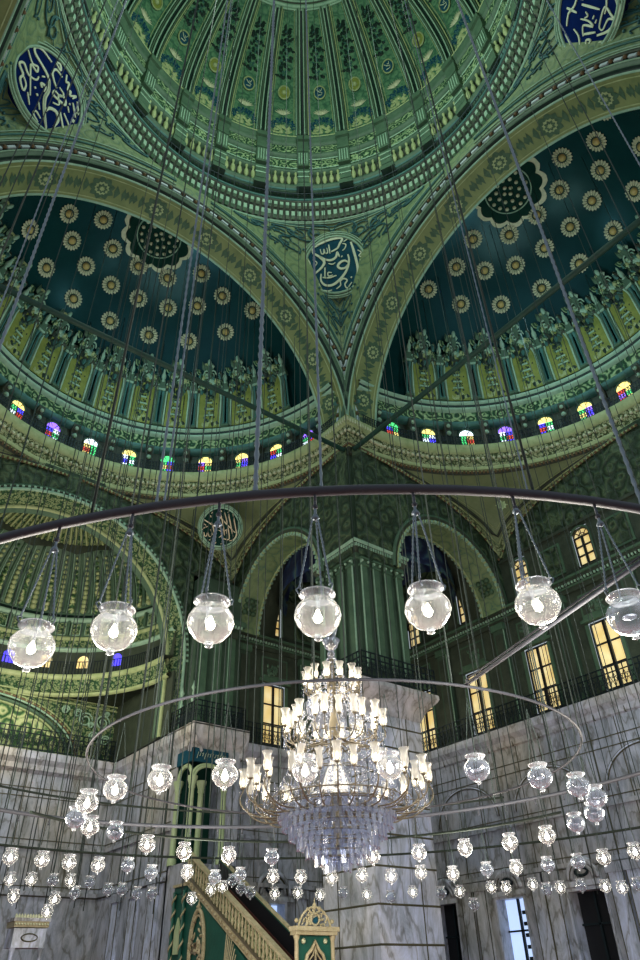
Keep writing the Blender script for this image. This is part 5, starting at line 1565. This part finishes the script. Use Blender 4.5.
for r0, z0, r1, z1, n in ((.06, 6.2, .33, 5.66, 14), (.33, 5.62, .62, 5.06, 22), (.12, 5.8, .5, 5.04, 16), (.5, 4.86, 1.0, 3.95, 30), (.62, 4.7, .62, 4.0, 26), (.45, 4.86, .45, 4.2, 18)):
    for k in range(n):
        a = 2 * pi * k / n; strand((r0 * cos(a), r0 * sin(a), z0 - 6.4), (r1 * cos(a), r1 * sin(a), z1 - 6.4), .08, 9, .018)
for r, z, n in ((.40, 5.5, 24), (.80, 4.84, 40), (.6, 4.75, 30), (1.36, 3.98, 60), (1.1, 3.9, 48), (.9, 3.9, 40), (.7, 4.3, 30)):
    for k in range(n):
        a = 2 * pi * k / n; mb.lathe([(.001, z - 6.4 - .13), (.014, z - 6.4 - .09), (.005, z - 6.4 - .01)], (r * cos(a), r * sin(a)), n=5)
o = mb.build('bead_strand', ch); o['kind'] = 'stuff'

# ------------------------------------------------------------------ hanging chains and wires
def drop_wire(x, y, z0, z1, r, key, label, grp, twisted=False, name='suspension_wire'):
    mb = MB().m(key)
    if twisted:
        n = int((z1 - z0) / .055); P = [(x, y, z0 + (z1 - z0) * i / n) for i in range(n + 1)]
        mb.tube(P, [r * (1.2 if i % 2 else .7) for i in range(n + 1)], 4)
    else: mb.tube([(x, y, z0), (x, y, z1)], r, 4)
    o = mb.build(name); o.location = (0, 0, 0)
    o['label'] = label; o['category'] = 'chain' if twisted else 'wire'; o['group'] = grp
    return o
def ceil_z(x, y):
    r = hypot(x, y)
    if r < 9.0: return ZD + sqrt(max(0, RD * RD - r * r)) - .5 if r < 10 else 40
    if y > 8.9: d = hypot(x, y - W0); return SZ + SH * sqrt(max(.02, 1 - (d / SR) ** 2)) - .1
    d = hypot(x - W0, y); return SZ + SH * sqrt(max(.02, 1 - (d / SR) ** 2)) - .1
THICK = [(-155.3, .018, 'at the upper left, running down past the left roundel', 7.2), (-137.9, .011, 'left of centre, crossing the rosettes', 7.2), (-131.9, .019, 'down the middle of the picture left of the central roundel', 7.2),
         (-106.9, .020, 'down the right half across the right great arch', 7.2), (-91.2, .013, 'at the upper right beside the right roundel', 7.7), (-128.0, .011, 'straight down in front of the central pier', 7.2),
         (-137.4, .009, 'left of centre beside its thicker twin', 7.2), (-157.6, .010, 'at the far upper left', 7.2), (-115.3, .008, 'thin, crossing the right end of the central pendentive', 7.2)]
for az, r, w, R0_ in THICK:
    a = radians(az); x, y = R0_ * cos(a), R0_ * sin(a)
    drop_wire(x, y, ring_z1(x), ceil_z(x, y), r, 'chain', 'long twisted steel hoop chain ' + w, 'thick hoop chains', True, 'hoop_chain')
rnd = random.Random(21)
for k in range(14):
    a = radians(-160 + 360 * k / 14 + rnd.uniform(-6, 6)); x, y = inner(math.degrees(a)); drop_wire(x, y, ZI, ceil_z(x, y), .011, 'wire', 'thin dark wire rising from the inner hoop into the great dome', 'wires of the inner hoop')
for k in range(22):
    a = radians(-145 + 360 * k / 22 + rnd.uniform(-5, 5)); x, y = 7.2 * cos(a), 7.2 * sin(a)
    if -152 < math.degrees(a) < -96 and k % 2: continue
    drop_wire(x, y, ring_z1(x), ceil_z(x, y), .013, 'wire', 'thin dark wire rising from the outer hoop into the great dome', 'wires of the outer hoop')
for k in range(34):
    a = radians(100 - 96 * k / 33); x, y = 10.6 * cos(a), 10.6 * sin(a)
    if x > 8.7 and y > 8.7 or (x > 8.3 and y > 6.0) or (x > 6.5 and y > 8.2): continue
    drop_wire(x, y, 4.62, min(ceil_z(x, y), 30), .014, 'wire', 'thin dark wire holding the far hoop below a dark semi-dome', 'wires of the far hoop')
for k in range(26):
    x = -3.5 + 9.0 * (k % 13) / 12 + rnd.uniform(-.2, .2); y = (12.0, 16.5)[k // 13] + rnd.uniform(-.6, .6)
    drop_wire(x, y, 3.9, ceil_z(x, y), .016, 'wire', 'thin dark lamp wire hanging in the left bay before the apse', 'wires of the left bay')
for k in range(20):
    y = -3.5 + 9.5 * (k % 10) / 9 + rnd.uniform(-.2, .2); x = (12.5, 16.2)[k // 10] + rnd.uniform(-.6, .6)
    drop_wire(x, y, 3.9, ceil_z(x, y), .016, 'wire', 'thin dark lamp wire hanging before the right marble wall', 'wires of the right bay')
a = radians(-104); strut((inner(-104)[0], inner(-104)[1], 4.42), (7.2 * cos(radians(-101.5)), 7.2 * sin(radians(-101.5)), 4.72), 'straight steel strut slanting up to the right from the inner hoop')

# ------------------------------------------------------------------ minbar (pulpit stair) and its gate
mn = empty('pulpit_stair', (5.5, 10.8, 0), label='green and gold pulpit stair rising to the left below the columned niche', category='pulpit')
def MBd(mb, nm): o = mb.build(nm); o.parent = mn; o.matrix_parent_inverse = Matrix.Translation((-5.5, -10.8, 0)); return o
SL = .562   # rise per metre along +y
zb = lambda y: 1.30 + (y - 7.2) * SL     # stringer line
X0, X1 = 5.0, 6.05
mb = MB().m('mingreen').prism([(7.6, 0), (14.3, 0), (14.3, 4.35), (13.4, 4.35), (7.6, .9)], lambda a, b, h: (X0 + h, a, b), .02, .10); MBd(mb, 'side_panel')
mb = MB()
def slab(key, off0, off1, x0, x1, y0=7.6, y1=13.6): mb.m(key).prism([(y0, zb(y0) + off0), (y1, zb(y1) + off0), (y1, zb(y1) + off1), (y0, zb(y0) + off1)], lambda a, b, h: (h, a, b), x0, x1)
slab('gold', -.42, -.18, X0 - .04, X0 + .1); slab('brass', -.18, -.12, X0 - .08, X0 + .1); slab('gold', .42, .50, X0 - .08, X0 + .1)
slab('carveg', -.12, .42, X0 + .02, X0 + .05)
mb.m('gold')
for k in range(34):
    y = 7.7 + 5.8 * k / 33; z = zb(y)
    mb.lathe([(.03, z - .12), (.045, z - .02), (.02, z + .08), (.05, z + .2), (.02, z + .3), (.03, z + .42)], (X0 + .0, y), n=6); mb.ball((X0 - .05, y, z - .3), .05, 5)
MBd(mb, 'near_balustrade')
mb = MB(); slab('mingreen', -.6, .42, X1, X1 + .06, 7.6, 13.4); slab('gold', .42, .48, X1 - .03, X1 + .09, 7.6, 13.4); slab('wood', -.25, -.1, X1 - .03, X1, 7.6, 13.4)
mb.m('black').prism([(7.6, zb(7.6) - .1), (13.4, zb(13.4) - .1), (13.4, zb(13.4) + .36), (7.6, zb(7.6) + .36)], lambda a, b, h: (h, a, b), X1 - .012, X1)
MBd(mb, 'far_balustrade')
for k in range(14):
    y = 7.7 + .42 * k; mb = MB().m('wood').box2((X0 + .1, y, max(0, zb(y) - .5)), (X1, y + .42, zb(y) - .24)); MBd(mb, 'step')
# gold sunk panels on the side, twisted rope columns
mb = MB().m('gold')
for yc, zc, ry, rz in ((12.6, 2.65, .42, 1.0),):
    for rr, th in ((1.0, .06), (.86, .03)): mb.tube([(X0 - .02, yc + ry * rr * cos(2 * pi * q / 40), zc + rz * rr * sin(2 * pi * q / 40)) for q in range(41)], th, 6)
    for q in range(36): a = 2 * pi * q / 36; mb.ball((X0 - .03, yc + ry * 1.0 * cos(a), zc + rz * sin(a)), .06, 4)
    rn = random.Random(4)
    for q in range(50): mb.m(rn.choice(['gold', 'brass'])); leaf(mb, lambda x, y, h: (X0 - .0 - h, yc + x, zc + y), (rn.uniform(-.24, .24), rn.uniform(-.75, .75)), rn.uniform(0, 6.28), .22, .1, .06)
    mb.m('gold').lathe([(.03, zc + rz), (.1, zc + rz + .08), (.04, zc + rz + .14), (.02, zc + rz + .25)], (X0 - .02, yc), n=6)
# fan ornament
for q in range(14): a = .15 + q * .09; mb.tube([(X0 - .01, 11.2, .9), (X0 - .01, 11.2 - 2.2 * cos(a) * .5, .9 + 2.2 * sin(a))], .018, 4)
MBd(mb, 'gilded_panel')
for y in (13.55, 14.2):
    mb = MB().m('gold'); P = [(X0 - .04 + .05 * cos(q * .9), y + .05 * sin(q * .9), .1 + 4.1 * q / 70) for q in range(71)]; mb.tube(P, .032, 5)
    mb.m('mingreen').tube([(X0 - .04, y, .1), (X0 - .04, y, 4.25)], .05, 8); MBd(mb, 'rope_column')
mb = MB().m('mingreen').box2((X0, 13.5, 4.2), (X1, 14.3, 4.4)); mb.m('gold').box2((X0 - .05, 13.45, 4.38), (X1 + .05, 14.35, 4.46)); MBd(mb, 'landing')
mb = MB().m('column').prism([(13.72, 2.6), (14.05, 2.6), (14.05, 3.2), (13.88, 3.55), (13.72, 3.2)], lambda a, b, h: (X0 - h, a, b), -.02, .03); MBd(mb, 'pointed_panel')

gt = empty('pulpit_gate', (5.42, 7.5, 0), label='small green gate with gilded posts and gold crest at the foot of the pulpit', category='gate')
def GB(mb, nm): o = mb.build(nm); o.parent = gt; o.matrix_parent_inverse = Matrix.Translation((-5.42, -7.5, 0)); return o
mb = MB().m('gold')
for x in (4.86, 5.98): mb.lathe([(.08, 0), (.08, .3), (.05, .4), (.05, 2.6), (.08, 2.68), (.09, 2.8)], (x, 7.45), n=10); mb.ball((x, 7.45, 3.02), .055, 6)
GB(mb, 'gate_post')
mb = MB().m('mingreen').box2((4.9, 7.48, 1.0), (5.94, 7.56, 2.78)); GB(mb, 'gate_panel')
mb = MB().m('gold').box2((4.74, 7.3, 2.8), (6.1, 7.6, 2.9)).box2((4.78, 7.34, 2.72), (6.06, 7.6, 2.8))
P = [(-.3, 0), (-.3, 1.05), (-.22, 1.32), (-.1, 1.42), (0, 1.6), (.1, 1.42), (.22, 1.32), (.3, 1.05), (.3, 0)]
mb.tube([(5.42 + x * 1.1, 7.44, 1.0 + y) for x, y in P], .045, 6); mb.tube([(5.42 + x * .8, 7.44, 1.0 + y * .92) for x, y in P], .02, 5)
mb.m('black').prism([(x * 1.0, y * .98) for x, y in P], lambda a, b, h: (5.42 + a, 7.46 + h, 1.0 + b), 0, .02)
mb.m('gold').box2((5.41, 7.42, 1.0), (5.44, 7.46, 2.5))
mb.m('bloom')
for x in (5.08, 5.76): mb.lathe([(.001, -.0)] * 1 + [(.07, .0), (.04, .03)], (0, 0), n=8, T=lambda a, b, c, x=x: (x + a, 7.46 - c, 2.6 + b))
GB(mb, 'gate_arch')
mb = MB().m('gold')
mb.tube([(5.42 + .5 * cos(pi * q / 20) * (1 - .15 * sin(pi * q / 20)), 7.44, 2.9 + .42 * sin(pi * q / 20)) for q in range(21)], .03, 5)
mb.tube([(5.42 + .13 * cos(2 * pi * q / 20), 7.42, 3.06 + .13 * sin(2 * pi * q / 20)) for q in range(21)], .025, 5)
rn = random.Random(9)
for q in range(70):
    a = rn.uniform(0, pi); r = rn.uniform(.2, .44); leaf(mb, lambda x, y, h: (5.42 + x, 7.44 - h, 2.92 + y), (r * cos(a) * .95, r * sin(a) * .85), rn.uniform(0, 6.28), .11, .05, .03)
mb.lathe([(.03, 3.32), (.06, 3.37), (.02, 3.42), (.01, 3.52)], (5.42, 7.44), n=6)
mb.m('tealroundel').lathe([(.001, 0), (.09, 0.01)], n=12, T=lambda a, b, c: (5.42 + a, 7.42, 3.06 + b)); GB(mb, 'gate_crest')

# small white marble pulpit head at the far left
ks = empty('marble_pulpit_head', (.5, 14.3, 0), label='small white marble pulpit canopy with gilded band and toothed crest, far lower left', category='pulpit')
def KB(mb, nm): o = mb.build(nm); o.parent = ks; o.matrix_parent_inverse = Matrix.Translation((-.5, -14.3, 0)); return o
mb = MB().m('marbleL').box2((.08, 14.0, 2.75), (.98, 14.6, 3.2)); mb.m('ledge').box2((.02, 13.95, 3.36), (1.04, 14.65, 3.44)); mb.m('joint').tube([(.53 + .22 * cos(2 * pi * q / 20), 13.98, 2.98 + .09 * sin(2 * pi * q / 20)) for q in range(21)], .018, 4); KB(mb, 'frieze')
mb = MB().m('gold').box2((.05, 13.97, 3.22), (1.01, 14.63, 3.36)).m('bloom')
for k in range(12): mb.ball((.09 + .08 * k, 13.96, 3.29), .03, 4)
KB(mb, 'gilded_band')
mb = MB().m('bloom')
for k in range(13): mb.prism([(-.03, 0), (.03, 0), (.03, .05), (0, .1), (-.03, .05)], lambda a, b, h, k=k: (.07 + .077 * k + a, 13.98 + h, 3.44 + b), 0, .05)
KB(mb, 'crest')
for x in (.14, .92): mb = MB().m('marbleL').lathe([(.08, 0), (.08, .3), (.055, .35), (.055, 2.6), (.09, 2.75)], (x, 14.05), n=10); KB(mb, 'column')
mb = MB().m('wood').prism([(13.2, 1.6), (14.0, 2.2), (14.0, 2.4), (13.2, 1.8)], lambda a, b, h: (h, a, b), -.62, -.52); mb.m('wood').prism([(-1.2, 2.3), (-1.0, 2.3), (-.1, .2), (-.3, .2)], lambda a, b, h: (a, 14.3 + h, b), 0, .1); KB(mb, 'wooden_rail')
